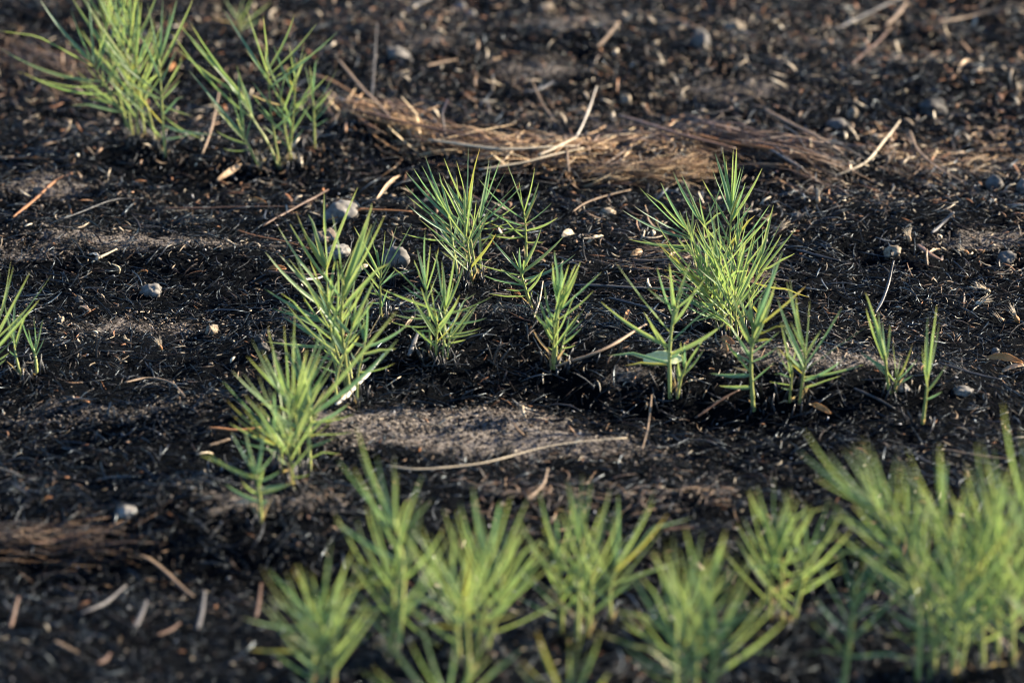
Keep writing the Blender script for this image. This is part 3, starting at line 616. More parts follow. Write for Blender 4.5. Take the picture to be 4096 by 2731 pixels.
def add_leaf(stem, base, A, T, wd, bend, m, label=None, tw=None):
    L = (T-A).length; mid = A.lerp(T, .45)
    d = (T-A).normalized(); dn = Vector((0, 0, -1)) + d*d.z
    Cc = mid + dn*(bend*L) + d.cross(Vector((0, 1, 0)))*(G_.uniform(-.05, .05)*L)
    tw = tw if tw is not None else G_.choice((-1, 1))*G_.uniform(.45, 1.35)
    me = blade_mesh(A-base, Cc-base, T-base, wd, tw, G_.random()*50)
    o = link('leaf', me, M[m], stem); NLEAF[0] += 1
    if label: o['label'] = label
    return o
def shoot(root, base0, crop, stem, leaves, auto=0, L=None, wd=.0038, sw=.0017, hue='blade', spread=1., depthoff=0., phi=None, bend=.07, yellow=.025, sidebias=0):
    st = [px(crop, *p) for p in stem]
    g = ground(*st[0]) if st[0][1] < 2760 else None
    if g is None:
        g = flat(*st[0]); g.z = gz(g.x, g.y)
    if depthoff: g = Vector((g.x, g.y+depthoff, gz(g.x, g.y+depthoff)))
    yy = g.y
    lean = G_.uniform(-.012, .012)
    P = [g - Vector((0, 0, .006))] + [wall(*p, yy + lean*(i+1)) for i, p in enumerate(st[1:])]
    S = smoothline(P, 22); Lt = sum((S[i+1]-S[i]).length for i in range(22))
    rad = []
    k = G_.random()*9
    for i in range(23):
        t = i/22; rad.append(sw*(1.0-.55*t)*(1+.12*math.sin(i*1.9+k)))
    V, F, UV = tube([s-base0 for s in S], rad, 8)
    sm = link('stem', pymesh('stem', V, F, UV), M['stem'], root)
    def near(u, v):
        q = wall(u, v, yy); i = min(range(23), key=lambda i: (S[i]-q).length_squared); return S[i]
    for lf in leaves:
        ax, ay, tx, ty = lf[:4]
        A = near(*px(crop, ax, ay)); T0 = wall(*px(crop, tx, ty), A.y); l = (T0-A).length
        T = wall(*px(crop, tx, ty), A.y + G_.uniform(-.3, .3)*l)
        m = lf[4] if len(lf) > 4 else ((hue if G_.random() > .35 else 'blade_grey') if G_.random() > yellow else 'blade_yellow')
        lab = {'blade_yellow': 'yellowing leaf', 'blade_dry': 'dry tan leaf'}.get(m)
        steep = abs((T-A).normalized().x)
        add_leaf(sm, base0, A, T, wd*G_.uniform(.65, 1.1)*(.7 + min(.5, l*3.)), bend*(.3+steep)*G_.uniform(.4, 1.6), m, lab)
    ph0 = phi if phi is not None else G_.uniform(-.5, .5)
    for k in range(G_.choice((1, 2, 3))):
        a = G_.uniform(0, 6.28); A = S[1]; d = Vector((math.cos(a), math.sin(a), G_.uniform(.6, 2.5))).normalized()
        add_leaf(sm, base0, A, A+d*G_.uniform(.012, .035), wd*.8, -.2, 'blade_dry', 'dry tan leaf')
    if auto == 0 and L is None and len(leaves) > 10: auto = 3; L = min(.06, Lt*.45)
    for k in range(auto):
        t = .22 + .78*((k+.6)/auto)**.85; i = min(21, int(t*22)); A = S[i].lerp(S[i+1], t*22-i if t*22-i < 1 else 1)
        d = (S[min(22, i+2)]-S[max(0, i-2)]).normalized()
        sgn = 1 if k % 2 else -1
        ph = ph0 + G_.uniform(-.55, .55); side = Vector((math.cos(ph)*sgn + sidebias, math.sin(ph)*sgn, 0)); side.normalize()
        a = (1.02 - .85*t)*spread*G_.uniform(.75, 1.2); ll = (L or Lt*.6)*(.55 + .6*math.sin(min(1, t)*2.2))*G_.uniform(.75, 1.15)
        T = A + (d*math.cos(a) + side*math.sin(a))*ll
        m = hue if G_.random() > yellow*1.5 else 'blade_yellow'
        if t < .4 and G_.random() < .12: m = 'blade_dry'
        add_leaf(sm, base0, A, T, wd*G_.uniform(.6, 1.05), bend*G_.uniform(.3, 1.6), m, {'blade_yellow': 'yellowing leaf', 'blade_dry': 'dry tan leaf'}.get(m))
    return sm
def plant(label, shoots, cat='grass tuft', name='grass_tuft', group='green grass shoots resprouting from the burnt ground'):
    c, st = shoots[0][0], shoots[0][1]
    b = px(c, *st[0]); g = ground(*b) if b[1] < 2760 else flat(*b)
    root = bpy.data.objects.new(name, None); C.objects.link(root); root.location = g; root.empty_display_size = .02
    tag(root, label, cat, group)
    V, F, UV = [], [], []
    for (cc, stm, *_r) in shoots:
        q = px(cc, *stm[0]); q = ground(*q) if q[1] < 2760 else flat(*q)
        for k in range(9):
            a = G_.uniform(0, 6.28); rr = G_.uniform(.003, .022); x_, y_ = q.x+rr*math.cos(a), q.y+rr*math.sin(a)
            p0 = Vector((x_, y_, gz(x_, y_)-.002)); p1 = p0 + Vector((G_.uniform(-.5, .5), G_.uniform(-.5, .5), 1))*G_.uniform(.008, .026)
            v, f, u = tube([p0-g, (p0+p1)/2-g, p1-g], [.0014, .0012, .0007], 5); n0 = len(V); V += v; F += [tuple(i+n0 for i in ff) for ff in f]; UV += u
    link('burnt_crown', pymesh('burnt_crown', V, F, UV), M['black_w'], root)
    for s in shoots:
        kw = s[3] if len(s) > 3 else {}
        shoot(root, g, s[0], s[1], s[2], **kw)
    return root
def to(ax, ay, *tips):   # many tips from attach points stepping along
    return [(ax, ay, t[0], t[1]) + tuple(t[2:]) for t in tips]
def steps(a, b, tips):   # attach points run from a to b
    n = max(1, len(tips)-1)
    return [(a[0]+(b[0]-a[0])*i/n, a[1]+(b[1]-a[1])*i/n) + tuple(t) for i, t in enumerate(tips)]
# --- upper left
plant('tall dense tuft with long leaves sweeping left in the upper left corner', [
 ('A', [(925,965),(830,780),(700,560),(600,390)], [(790,750,455,657),(710,630,170,495),(745,690,590,662),(650,540,0,325),(655,545,120,480),(600,420,-60,85),(575,360,265,-10),(590,370,475,60),(600,380,590,-20),(610,400,770,30),(640,440,720,240),(690,560,820,330)], {'wd': .0044}),
 ('A', [(935,960),(915,760),(880,500),(800,200)], [(915,750,1000,560),(880,560,985,230),(870,500,690,180)], {'auto': 14, 'L': .085}),
 ('A', [(900,945),(860,720),(830,430),(745,60)], [], {'auto': 16, 'L': .085}),
 ('A', [(1060,960),(1000,760),(930,500),(860,150)], [(990,750,640,320)], {'auto': 15, 'L': .08}),
 ('A', [(880,930),(800,640),(740,330),(650,-60)], [], {'auto': 14, 'L': .085}),
 ('A', [(980,945),(940,640),(900,250),(830,-60)], [], {'auto': 12, 'L': .08})])
plant('upright bright shoot standing just right of the dense upper left tuft', [
 ('A', [(1110,1060),(1100,900),(1085,650),(1070,400)], [(1072,420,990,20),(1072,450,1010,130),(1070,400,1095,-10),(1072,420,1150,50),(1075,480,1300,-10),(1070,430,1190,-10),(1075,560,915,180),(1085,640,1230,400),(1090,700,1210,540),(1080,590,1190,330),(1100,770,1380,940),(1105,850,1450,905),(1085,690,820,520),(1105,940,930,740),(1105,930,1300,890),(1100,710,1290,780),(1085,660,700,330),(1095,760,1000,600),(1095,780,1230,620)], {'wd': .0042})], 'grass shoot', 'grass_shoot')
plant('spreading tuft right of the upper left corner tuft', [
 ('A', [(1890,1140),(1800,960),(1700,800),(1640,660),(1560,560)], [(1690,790,1150,210),(1640,680,1165,125),(1600,640,1190,330),(1590,600,1280,155),(1680,740,1400,340),(1690,760,1590,440),(1700,780,1610,460),(1570,580,1215,170)], {'wd': .0046}),
 ('A', [(1760,1135),(1670,980),(1630,900),(1590,800)], [(1620,900,1400,645),(1610,860,1410,690),(1620,880,1270,475),(1660,980,1500,1000),(1630,900,1690,790),(1600,820,1600,450),(1595,800,1660,600),(1610,850,1540,620),(1640,920,1450,880)], {}),
 ('A', [(1890,1140),(1850,950),(1820,750),(1800,480)], [(1800,490,1655,60),(1800,480,1770,110),(1800,480,1980,95),(1802,520,2130,155),(1810,580,2270,215),(1802,530,1500,65),(1810,560,2205,295),(1805,540,1650,330),(1830,800,1700,640),(1840,880,1990,730)], {'wd': .0038}),
 ('A', [(1930,1100),(1960,900),(1975,700),(1990,520)], [(1990,540,2045,265),(1985,560,1970,350),(1985,540,1940,290),(1980,620,1840,310),(1975,700,2210,500),(1970,730,2080,650),(1970,800,2060,680),(1965,830,1850,700),(1950,950,2040,860)], {'auto': 4, 'L': .05}),
 ('A', [(2115,1000),(2110,800),(2105,680)], [(2105,690,2130,335),(2105,700,2050,430),(2108,720,2270,450),(2108,750,2235,600),(2110,800,2190,660),(2110,810,2250,650),(2106,690,2080,440),(2112,850,2220,780),(2112,830,2010,700)], {'wd': .0036}),
 ('A', [(1975,1090),(1920,900),(1880,600)], [(1900,880,1730,1040,'blade_dry'),(1890,660,1660,620,'blade_dry')], {'auto': 9, 'L': .06})])
plant('small half dry shoot at the top edge behind the spreading tuft', [
 ('A', [(1620,250),(1610,170),(1600,90)], [(1605,120,1500,-20),(1603,100,1640,-20),(1605,130,1700,-30),(1608,160,1825,15),(1610,180,1760,130),(1605,140,1420,120,'blade_dry'),(1608,150,1570,20,'blade_dry')], {'wd': .0036})], 'grass shoot', 'grass_shoot')
# --- centre
plant('tall dense fan shaped tuft in the centre of the picture', [
 ('E', [(815,410),(800,280),(775,120),(752,-60)], [(755,-40,460,-357),(755,-55,510,-382),(760,10,455,-267),(762,40,460,-202),(768,80,470,-137),(752,-60,590,-462),(752,-60,565,-402),(752,-60,680,-357),(755,-40,605,-322),(775,120,430,55),(780,150,630,-80),(785,200,900,60),(790,250,690,170)], {'wd': .0040}),
 ('E', [(940,385),(920,250),(890,60),(870,-110)], [(872,-90,715,-450),(875,-60,740,-280),(872,-100,800,-430),(870,-110,880,-537),(872,-100,960,-527),(875,-40,905,-200),(880,0,735,-100),(885,60,800,-120),(900,120,1010,-90),(905,160,800,20)], {'auto': 4, 'L': .06}),
 ('E', [(955,350),(960,200),(955,20),(945,-90)], [(946,-80,1100,-460),(948,-60,1135,-370),(948,-50,1030,-410),(950,-40,1245,-270),(950,-20,1225,-290),(952,0,1200,-130),(955,30,1190,-20),(958,100,1310,-30,'blade_yellow'),(960,150,1060,20),(960,240,1040,240),(958,60,840,-180)], {'auto': 2, 'L': .06}),
 ('E', [(870,350),(860,200),(835,60)], [(865,250,890,150,'blade_yellow')], {'auto': 10, 'L': .06}),
 ('E', [(905,400),(890,240),(850,-20)], [], {'auto': 10, 'L': .07})])
plant('tall single shoot with curved paired leaves right of the fan shaped tuft', [
 ('E', [(1270,275),(1268,130),(1262,0),(1253,-90)], [(1253,-85,1135,-425),(1253,-90,1220,-290),(1255,-80,1325,-387),(1256,-50,1355,-295),(1262,-10,1440,-150),(1265,40,1480,-50),(1268,110,1385,95),(1258,-40,950,-310),(1262,0,975,-130),(1264,40,1030,-10),(1266,70,1000,60)], {'wd': .0036, 'sw': .0016, 'bend': .14})], 'grass shoot', 'grass_shoot')
plant('leaning shoot with wide flat leaves below the fan shaped tuft', [
 ('E', [(1325,590),(1270,450),(1240,350),(1226,290)], [(1228,300,1015,70),(1226,290,1223,150),(1228,290,1370,20),(1232,310,1530,65),(1240,350,1600,195),(1255,400,1395,290),(1230,330,900,250),(1245,400,975,335),(1240,380,1095,290),(1262,465,1020,460),(1300,540,1195,530),(1275,460,1380,310),(1258,430,1130,430),(1290,510,1310,440)], {'wd': .0042, 'sw': .0021, 'bend': .1})], 'grass shoot', 'grass_shoot')
plant('low bushy tuft at centre left of the dark mound', [
 ('E', [(625,885),(620,700),(603,520),(592,420)], [(592,430,590,20),(593,440,535,160),(594,450,510,240),(593,430,625,130),(595,450,680,150),(600,500,365,240),(602,520,430,400),(605,560,425,580),(612,640,350,590),(620,790,470,660),(615,700,350,645),(597,470,555,200),(610,600,720,400),(625,820,560,700)], {}),
 ('E', [(710,920),(715,780),(720,600),(725,530)], [(724,540,700,240),(725,540,790,180),(724,560,870,200),(722,600,280,420),(724,560,640,360),(722,620,1060,470),(720,680,1000,625),(718,740,965,690),(716,780,940,720),(722,600,910,560),(720,650,520,600),(718,720,520,710),(716,800,580,770),(724,540,660,150),(715,850,620,780)], {'wd': .0044}),
 ('E', [(738,915),(748,800),(765,700)], [(752,780,930,540),(760,720,880,450),(750,800,860,770)], {'auto': 6, 'L': .05}),
 ('E', [(660,900),(665,760),(670,640)], [], {'auto': 9, 'L': .055})])
plant('thin upright shoot between the tall left tuft and the low bushy tuft', [
 ('E', [(292,635),(290,520),(286,400),(295,300)], [(294,310,320,40),(294,310,400,0),(294,320,225,60),(292,350,150,180),(293,330,500,-10),(288,400,520,225),(287,440,395,510),(290,460,205,450),(289,420,145,240),(288,400,390,300),(294,330,110,10),(290,520,215,520),(291,560,340,430),(293,330,260,0)], {'wd': .0036})], 'grass shoot', 'grass_shoot')
plant('narrow upright tuft with crowded stiff leaves on the dark mound', [
 ('E', [(1460,965),(1468,800),(1480,600),(1488,480)], [(1487,490,1478,95),(1486,500,1445,250),(1487,490,1535,200),(1486,490,1512,180),(1484,540,1635,245),(1485,520,1605,260),(1482,580,1775,315),(1478,620,1720,440),(1484,540,1440,330),(1478,640,1400,560),(1474,700,1370,580),(1474,720,1385,600),(1486,500,1555,265),(1480,600,1560,400),(1470,800,1400,690)], {'wd': .0046, 'sw': .0024}),
 ('E', [(1440,960),(1450,820),(1455,640)], [], {'auto': 8, 'L': .055, 'spread': .7}),
 ('E', [(1490,940),(1502,850),(1530,740)], [(1530,750,1670,540),(1525,770,1650,630),(1518,790,1640,690),(1508,830,1600,805),(1512,810,1595,740),(1500,860,1565,870),(1500,850,1410,820),(1530,740,1560,600)], {'wd': .0034, 'sw': .0015})])
# --- left
plant('tall tuft with long arching leaves left of centre', [
 ('K', [(960,2450),(890,2050),(840,1650),(815,1400),(805,1050)], [(805,1060,775,55),(805,1060,575,205),(806,1080,420,300),(805,1060,1195,0),(810,1190,345,455),(815,1390,195,495),(807,1100,485,400),(825,1520,30,800),(825,1530,200,825),(850,1760,15,1265),(848,1745,100,1505),(860,1890,210,1495),(880,1990,265,1625),(885,2050,50,1935),(900,2200,585,2080),(870,1900,1080,1500),(840,1650,690,1240)], {'wd': .0052, 'sw': .0022}),
 ('K', [(1110,2655),(1050,2250),(985,1700),(1000,1400),(1012,1160)], [(1012,1165,875,330),(1010,1200,1375,190),(1008,1230,1378,240),(1004,1290,1530,350),(1002,1320,1370,460),(996,1480,1575,880),(1002,1350,740,1020),(990,1600,700,1300),(990,1650,1270,1250),(1010,1950,810,1600),(1020,2000,1280,1500),(1008,1220,1445,370)], {'wd': .0056, 'sw': .0023}),
 ('L', [(1190,1540),(1190,1150),(1250,850),(1285,680)], [(1285,690,1200,380),(1285,690,1320,150),(1270,780,1830,455),(1250,850,1700,650),(1200,1100,1660,950),(1275,760,1110,680),(1230,950,1350,870),(1284,700,1260,300),(1215,1000,1100,800)], {'wd': .0046}),
 ('L', [(960,1480),(920,1180),(1050,750),(1128,480)], [(1128,490,1190,30),(1128,480,1050,120),(1125,490,1420,-130),(1110,560,1400,150),(1100,600,900,330),(1050,750,1300,420),(1020,850,860,560),(940,1100,700,980)], {'wd': .005}),
 ('L', [(1060,1300),(980,950),(860,560),(830,200)], [], {'auto': 12, 'L': .075, 'wd': .0044}),
 ('L', [(1130,1300),(1100,1000),(1000,600),(920,300)], [], {'auto': 11, 'L': .075, 'wd': .0044})])
plant('dense arching tuft in front of the tall left tuft beside the bleached reed', [
 ('M', [(1030,1015),(1020,700),(1035,500),(1050,400)], [(1048,420,1840,-480),(1045,430,1853,-217),(1048,410,868,-277),(1048,410,846,-273),(1046,420,808,-266),(1046,420,973,-157),(1042,440,585,-90),(1040,460,440,-60),(1030,580,530,230),(1022,660,690,510),(1035,540,1440,480),(1030,590,1400,380),(1022,680,1440,650),(1020,720,1300,480),(1020,820,1260,700),(1025,930,1310,760),(1038,480,760,150),(1050,400,960,-20),(1050,400,1010,50)], {'wd': .005, 'sw': .0024}),
 ('M', [(770,1045),(760,850),(690,700),(635,560)], [(636,565,210,170),(645,590,245,345),(636,562,680,170),(640,570,750,430),(690,700,290,480),(700,720,270,560),(720,780,330,720),(655,610,530,420),(740,800,880,620)], {'wd': .0044}),
 ('M', [(875,1195),(850,950),(820,800),(800,640)], [(850,950,1050,760),(860,1050,1040,1040)], {'auto': 11, 'L': .075}),
 ('M', [(930,1010),(920,780),(900,560),(880,400)], [], {'auto': 13, 'L': .09, 'wd': .0046}),
 ('M', [(830,1000),(820,780),(860,500),(900,300)], [], {'auto': 12, 'L': .085, 'wd': .0046})])
plant('small sturdy single shoot front left with few leaves', [
 ('M', [(570,1495),(562,1300),(545,1180),(525,1050)], [(530,1100,0,860),(528,1080,65,840),(526,1060,290,640),(525,1050,420,620),(526,1055,690,860),(535,1120,750,1010),(548,1190,850,1130),(552,1230,870,1120),(552,1240,415,1150),(560,1300,230,1130),(565,1350,630,1280),(526,1055,600,560)], {'wd': .0048, 'sw': .0024})], 'grass shoot', 'grass_shoot')
plant('tuft cut by the left edge at mid height', [
 ('D', [(-60,1050),(-50,900),(-40,700)], [(-40,720,75,240),(-42,740,200,320),(-45,800,350,330),(-42,760,110,500),(-48,860,140,700),(-50,900,60,860),(-50,950,40,900),(-40,700,0,320),(-42,740,180,560)], {'auto': 4, 'L': .08}),
 ('D', [(150,1030),(112,900),(90,780)], [(92,790,105,480),(95,800,60,560),(100,830,190,540),(110,890,60,840),(92,790,30,520)], {'wd': .0036})])
plant('short single shoot near the left edge with only a few stiff blades', [
 ('D', [(248,1010),(242,910),(225,830)], [(226,840,130,590),(226,835,225,610),(230,850,290,630),(228,845,190,700),(238,880,300,760)], {'wd': .0038, 'sw': .0022})], 'grass shoot', 'grass_shoot')
# --- right
plant('big spiky tuft right of centre with the tallest leaves', [
 ('N', [(890,1300),(855,1150),(825,1000),(800,860)], [(805,900,285,395),(812,950,105,630),(808,920,230,590),(825,1020,170,935),(822,1000,275,920),(802,870,365,350),(800,860,505,340),(815,960,860,430),(812,950,765,610),(830,1030,550,1050,'blade_yellow'),(840,1080,570,1010),(805,880,700,630)], {'wd': .004}),
 ('N', [(1000,1500),(970,1250),(962,1000),(950,790)], [(950,800,630,220),(950,795,720,255),(950,790,905,490),(952,800,1190,220),(955,850,1190,570),(960,950,1130,800),(962,1000,840,840),(950,800,920,570),(965,1100,780,900)], {'wd': .0042}),
 ('N', [(1278,1760),(1260,1400),(1225,1000),(1240,690),(1245,630)], [(1243,650,1150,-10),(1242,660,1070,30),(1244,640,1265,-10),(1244,640,1298,-20),(1242,670,1345,180),(1242,660,1375,150),(1240,700,1405,280),(1238,740,1390,340),(1238,720,1030,170),(1232,830,940,310),(1230,860,1450,580),(1228,950,1130,900),(1226,1000,1490,630)], {'wd': .0048}),
 ('N', [(1139,1862),(1140,1500),(1130,1250),(1120,1120)], [(1120,1130,1075,465),(1120,1140,1000,550),(1122,1160,920,570),(1120,1130,1130,900),(1125,1200,860,850),(1135,1350,360,1440),(1130,1250,530,1250),(1138,1450,500,1290),(1140,1560,670,1330),(1130,1300,940,1020)], {'auto': 8, 'L': .07}),
 ('N', [(1200,1880),(1330,1500),(1320,1250),(1290,1000)], [(1292,1010,1340,530),(1294,1020,1390,510),(1300,1060,1650,565),(1305,1100,1665,660),(1305,1100,1590,750),(1310,1150,1640,780),(1315,1200,1820,940),(1292,1010,1270,760),(1325,1300,1560,990)], {'auto': 6, 'L': .06}),
 ('N', [(1407,1838),(1450,1600),(1500,1350),(1535,1230)], [(1534,1240,1685,575),(1533,1245,1765,750),(1530,1250,1770,880),(1525,1280,1910,1030),(1534,1235,1520,920),(1520,1300,1420,1020),(1480,1420,2080,1420,'blade_yellow'),(1440,1620,1730,1900,'blade_yellow')], {'wd': .005, 'auto': 3, 'L': .06})])
plant('dense lower mass of shoots merging into the foot of the big spiky tuft', [
 ('O', [(700,760),(640,520),(560,260)], [(640,540,380,640),(630,480,0,360)], {'auto': 15, 'L': .085}),
 ('O', [(740,800),(720,560),(690,300)], [], {'auto': 13, 'L': .07}),
 ('O', [(620,720),(560,500),(450,250)], [], {'auto': 14, 'L': .08}),
 ('O', [(790,850),(770,620),(760,380)], [], {'auto': 12, 'L': .08}),
 ('O', [(840,720),(830,480),(800,200)], [], {'auto': 12, 'L': .065})])
plant('forked single shoot with broad spread leaves behind which the pale leaf lies', [
 ('J', [(880,1545),(872,1150),(880,850),(915,560),(945,380)], [(890,760,198,-160),(878,900,10,335),(874,1110,125,885),(873,1160,300,1050,'blade_yellow'),(880,870,1600,175),(875,1010,1568,600),(876,1000,620,620),(910,580,713,-100),(935,430,885,-80),(930,460,1320,40),(945,390,1140,-180),(935,430,590,160),(905,640,1000,350),(920,560,1060,100),(873,1050,1020,950)], {'wd': .0050, 'sw': .0024, 'bend': .09}),
 ('J', [(960,1545),(1010,1320),(1060,1180),(1075,1090)], [(1073,1100,1060,840),(1070,1130,1300,800),(1055,1200,1310,920),(1010,1320,950,1130),(1040,1240,1110,1170),(1030,1280,980,1060),(1074,1090,1010,830)], {'wd': .004, 'sw': .0019})], 'grass shoot', 'grass_shoot')
plant('stout pale based shoot in front of the big spiky tuft', [
 ('O', [(932,1455),(915,1250),(905,1050),(910,850),(930,700)], [(908,880,690,280),(905,980,640,540),(925,740,1130,60),(928,710,1190,10),(915,850,1130,280),(905,960,1160,730),(905,1020,1140,870),(912,1200,1110,1010),(912,1130,540,1105),(908,1090,740,1045,'blade_dry'),(914,1215,620,1215),(905,1030,700,870),(925,730,1400,320,'blade_yellow'),(918,790,1260,610,'blade_yellow'),(912,850,1110,780,'blade_yellow'),(930,700,790,420),(930,700,1000,400),(910,870,780,600),(905,1000,780,760),(918,800,1110,380)], {'wd': .0056, 'sw': .0026})], 'grass shoot', 'grass_shoot')
plant('open shoot with sparse leaves reaching right beside the stout shoot', [
 ('F', [(840,1190),(868,1020),(883,900),(872,800)], [(873,810,780,355),(874,820,755,380),(878,850,690,480),(878,840,915,500),(880,880,1130,550),(880,930,1290,685),(872,1000,1280,935),(870,1010,1150,890),(860,1080,1125,1010),(878,900,720,640),(876,960,695,820),(872,805,820,480)], {'wd': .0046}),
 ('F', [(775,1190),(788,1050),(798,950)], [(797,955,690,830),(796,970,670,970),(790,1040,640,1050),(798,960,715,650),(785,1080,720,1090),(797,950,820,840)], {'wd': .0036, 'sw': .0016})], 'grass shoot', 'grass_shoot')
plant('left one of the two narrow upright shoots at the right, with a small side shoot', [
 ('F', [(1455,1145),(1430,1000),(1418,870)], [(1419,880,1285,450),(1418,890,1290,560),(1419,880,1380,470),(1420,890,1450,580),(1425,920,1255,855),(1428,980,1330,920),(1420,880,1400,640)], {'wd': .0048, 'sw': .0022}),
 ('F', [(1482,1135),(1492,1050),(1500,1000)], [(1499,1005,1470,780),(1499,1005,1600,800),(1498,1015,1635,900),(1490,1050,1605,1010),(1499,1010,1520,880),(1495,1030,1400,940)], {'wd': .0034, 'sw': .0014})], 'grass shoot', 'grass_shoot')
plant('rightmost narrow upright shoot standing alone', [
 ('F', [(1665,1340),(1690,1180),(1702,1030)], [(1701,1040,1705,610),(1701,1040,1765,540),(1701,1050,1785,630),(1700,1080,1670,810),(1701,1060,1690,750),(1697,1120,1830,940),(1702,1040,1740,700),(1690,1180,1800,1120)], {'wd': .0046, 'sw': .0022})], 'grass shoot', 'grass_shoot')
# --- foreground, out of focus
W2 = {'wd': .0052, 'sw': .0026}
def kw(**a):
    d = dict(W2); d.update(a); d['wd'] = min(d['wd'], .0038); d['auto'] = int(d.get('auto', 3)*1.35+2); d['L'] = min(d.get('L', .08)*1.15, .09); d['spread'] = 1.05; return d
plant('blurred near tuft leftmost in the bottom row', [
 ('G', [(2150,1640),(2160,1400),(2140,1120)], [(2140,1130,1800,800),(2140,1140,1960,780),(2142,1150,1630,1130),(2155,1330,1640,1340,'blade_yellow'),(2142,1140,1800,980),(2142,1150,2340,850),(2145,1180,2300,1000),(2150,1250,2380,1100),(2140,1120,2100,820),(2140,1120,2200,830)], kw(auto=5, L=.08)),
 ('G', [(2080,1640),(2100,1450),(2110,1260)], [], kw(auto=8, L=.07)), ('G', [(2240,1640),(2240,1440),(2230,1240)], [], kw(auto=8, L=.07))])
plant('blurred tall near tuft with a bright yellow green stem in the bottom row', [
 ('H', [(390,1440),(425,1150),(440,850),(410,600),(385,470)], [(390,500,0,60),(388,490,150,0),(388,490,260,20),(390,500,400,150),(400,560,480,260),(425,760,-10,480),(440,830,-20,480),(435,900,20,860,'blade_yellow'),(425,1100,90,1060),(430,760,560,720),(400,560,640,330),(420,1100,700,960),(425,1150,700,1330),(430,1000,180,740)], kw(wd=.0066, sw=.003)),
 ('H', [(340,1420),(370,1150),(370,850)], [], kw(auto=10, L=.09))])
plant('blurred dense near tuft in the bottom row left of centre', [
 ('H', [(880,1560),(870,1200),(850,1000)], [(852,1010,330,430),(855,1040,480,830),(860,1080,500,950),(852,1020,620,560),(852,1010,730,560),(855,1060,1200,600),(860,1120,1250,1080,'blade_yellow'),(852,1010,910,760),(865,1150,600,1160,'blade_yellow')], kw(wd=.0066, auto=5, L=.08)),
 ('H', [(900,1400),(980,1100),(1010,760)], [(1008,780,910,280),(1008,770,1130,220),(1008,780,1080,430),(1005,820,1190,520),(1008,770,960,420)], kw(auto=7, L=.08)),
 ('H', [(960,1420),(1060,1150),(1110,850)], [(1108,860,1120,440),(1108,880,1200,560)], kw(auto=8, L=.07)),
 ('H', [(820,1450),(800,1200),(760,1000)], [], kw(auto=8, L=.08))])
plant('blurred pale near tuft at the bottom centre', [
 ('H', [(1500,1240),(1505,1050),(1480,720)], [(1482,740,1380,450),(1482,740,1470,430),(1485,780,1240,620)], kw(auto=7, L=.06)),
 ('H', [(1610,1300),(1620,1000),(1640,600)], [(1638,620,1570,240),(1639,600,1650,150),(1639,600,1705,180),(1630,850,1380,730),(1636,700,1540,400),(1625,950,1400,930)], kw(auto=6, L=.06)),
 ('H', [(1840,1160),(1830,950),(1880,770)], [(1876,780,1820,400),(1878,780,1885,290),(1874,790,2130,330),(1865,820,2220,430),(1835,920,2320,740),(1832,1000,2000,900),(1850,880,1700,650,'blade_yellow'),(1870,800,1950,600)], kw()),
 ('H', [(1680,1260),(1700,1020),(1710,750)], [], kw(auto=9, L=.065))])
plant('blurred broad near tuft right of the pale bottom centre tuft', [
 ('I', [(150,1750),(150,1350),(200,1000)], [(198,1020,350,540),(195,1040,500,740),(196,1030,420,660),(198,1010,300,650),(180,1120,600,1100),(155,1300,720,1370),(160,1260,620,1230,'blade_yellow'),(199,1000,160,640),(198,1010,60,700)], kw(wd=.0066, auto=5, L=.08)),
 ('I', [(20,1700),(10,1400),(20,1150)], [(20,1180,-10,560),(18,1220,-140,820),(12,1400,-560,1200,'blade_yellow'),(14,1300,-440,860),(12,1380,-350,1170)], kw(auto=7, L=.08)),
 ('I', [(90,1800),(60,1450),(90,1100)], [(88,1120,90,760)], kw(auto=10, L=.09)),
 ('I', [(250,1800),(260,1500),(300,1250)], [], kw(auto=9, L=.08))])
plant('blurred upright near tuft left of the largest near right tuft', [
 ('I', [(720,1180),(725,900),(700,640)], [(702,660,560,240),(701,650,670,160),(702,650,780,250),(704,670,910,230),(706,700,1010,280),(710,760,1110,560),(718,850,1220,650),(704,680,500,550),(716,820,540,820),(712,780,470,770),(720,950,1170,800),(722,1000,850,1130)], kw(wd=.0062, auto=5, L=.06)),
 ('I', [(640,1160),(640,900),(650,700)], [], kw(auto=8, L=.06)), ('I', [(780,1180),(860,900),(890,700)], [(888,710,980,500)], kw(auto=7, L=.06))])
plant('blurred small open shoot low in the bottom right', [
 ('I', [(1130,1620),(1180,1280),(1225,900)], [(1224,920,1200,690),(1223,930,1350,730),(1218,980,1400,920),(1180,1240,940,980),(1160,1380,850,1300),(1185,1230,1500,1090),(1160,1400,1630,1330),(1165,1350,900,1130),(1200,1100,1150,950),(1195,1130,1400,980),(1222,930,1130,800)], kw(wd=.0062, sw=.003))], 'grass shoot', 'grass_shoot')
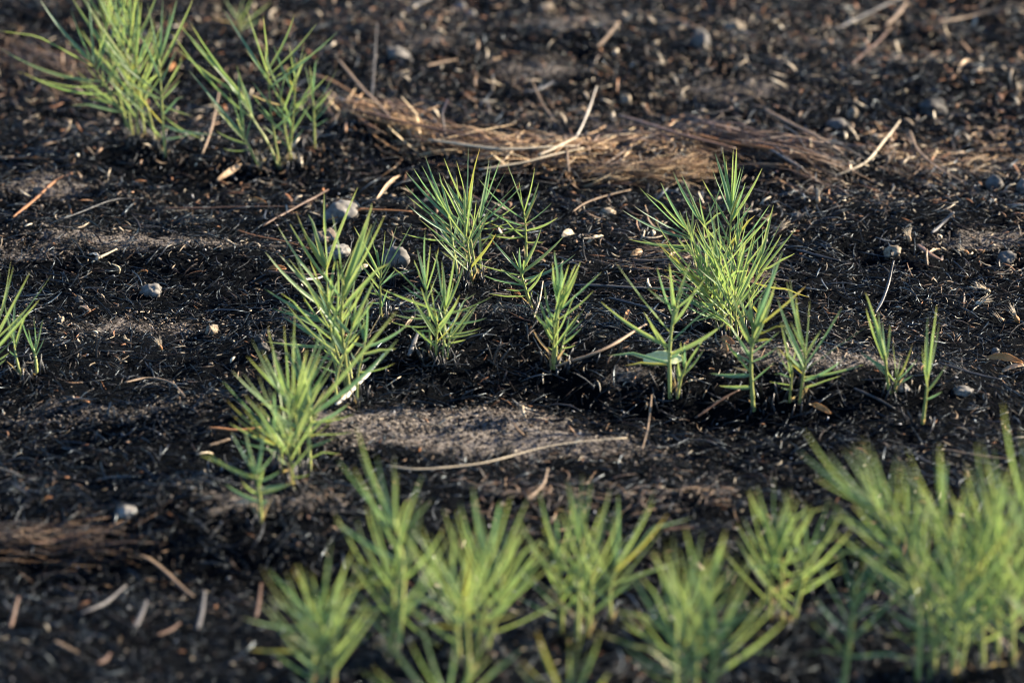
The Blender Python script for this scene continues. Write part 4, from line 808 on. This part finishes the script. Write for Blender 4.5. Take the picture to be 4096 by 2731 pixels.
plant('largest blurred tuft leaning left in the near right corner', [
 ('I', [(1640,1550),(1640,1050),(1500,650),(1330,330)], [(1335,340,830,0),(1333,335,1130,-20),(1330,330,1240,-80),(1340,350,940,180),(1332,330,1320,-40),(1400,460,940,380),(1450,560,1050,420),(1500,650,1010,620),(1345,360,1500,20)], kw(wd=.0068, sw=.003, auto=9, L=.09)),
 ('I', [(1850,1550),(1900,1200),(1900,800),(1810,480)], [(1812,490,1760,0),(1812,480,1830,60),(1812,500,1560,-20),(1815,520,1700,260)], kw(wd=.0066, auto=11, L=.09)),
 ('I', [(1760,1540),(1720,1150),(1620,800),(1560,500)], [], kw(wd=.0064, auto=14, L=.09)),
 ('I', [(1900,1560),(1960,1250),(1940,950)], [(1960,1250,1400,1240),(1960,1260,1450,1500),(1955,1200,1620,1300)], kw(wd=.0064, auto=12, L=.1)),
 ('I', [(1700,1560),(1780,1250),(1760,900)], [], kw(wd=.0064, auto=13, L=.09))])
plant('blurred tuft filling the right edge beside the largest near right tuft', [
 ('I', [(2080,1480),(2070,1150),(2060,700)], [(2062,720,2030,320),(2062,720,2100,380)], kw(wd=.0062, auto=13, L=.08)),
 ('I', [(2280,1450),(2270,1100),(2240,650)], [(2240,680,2060,-60),(2240,660,2150,-20)], kw(wd=.0062, auto=13, L=.09)),
 ('I', [(2420,1500),(2420,1100),(2400,500)], [(2402,520,2210,-320),(2402,500,2330,-150),(2405,600,2100,60)], kw(wd=.0062, auto=12, L=.1)),
 ('I', [(2180,1420),(2170,1050),(2150,550)], [], kw(wd=.006, auto=12, L=.08))])
plant('blurred fan of leaf tips rising from the bottom edge left of centre', [
 ('H', [(760,1980),(745,1820),(740,1700)], [(742,1720,480,1270),(742,1710,620,1400),(742,1720,1040,1380),(744,1760,1260,1320),(744,1760,150,1480),(742,1710,800,1400),(743,1730,400,1380)], kw(wd=.007))])
plant('blurred fan of leaf tips rising from the bottom edge right of centre', [
 ('H', [(1560,2000),(1550,1820),(1550,1680)], [(1552,1700,1220,1400),(1552,1690,1350,1290),(1552,1690,1560,1230),(1552,1700,1700,1330),(1552,1710,1400,1380)], kw(wd=.0068))])
print('LEAVES', NLEAF[0], 'OBJECTS', len(bpy.data.objects))
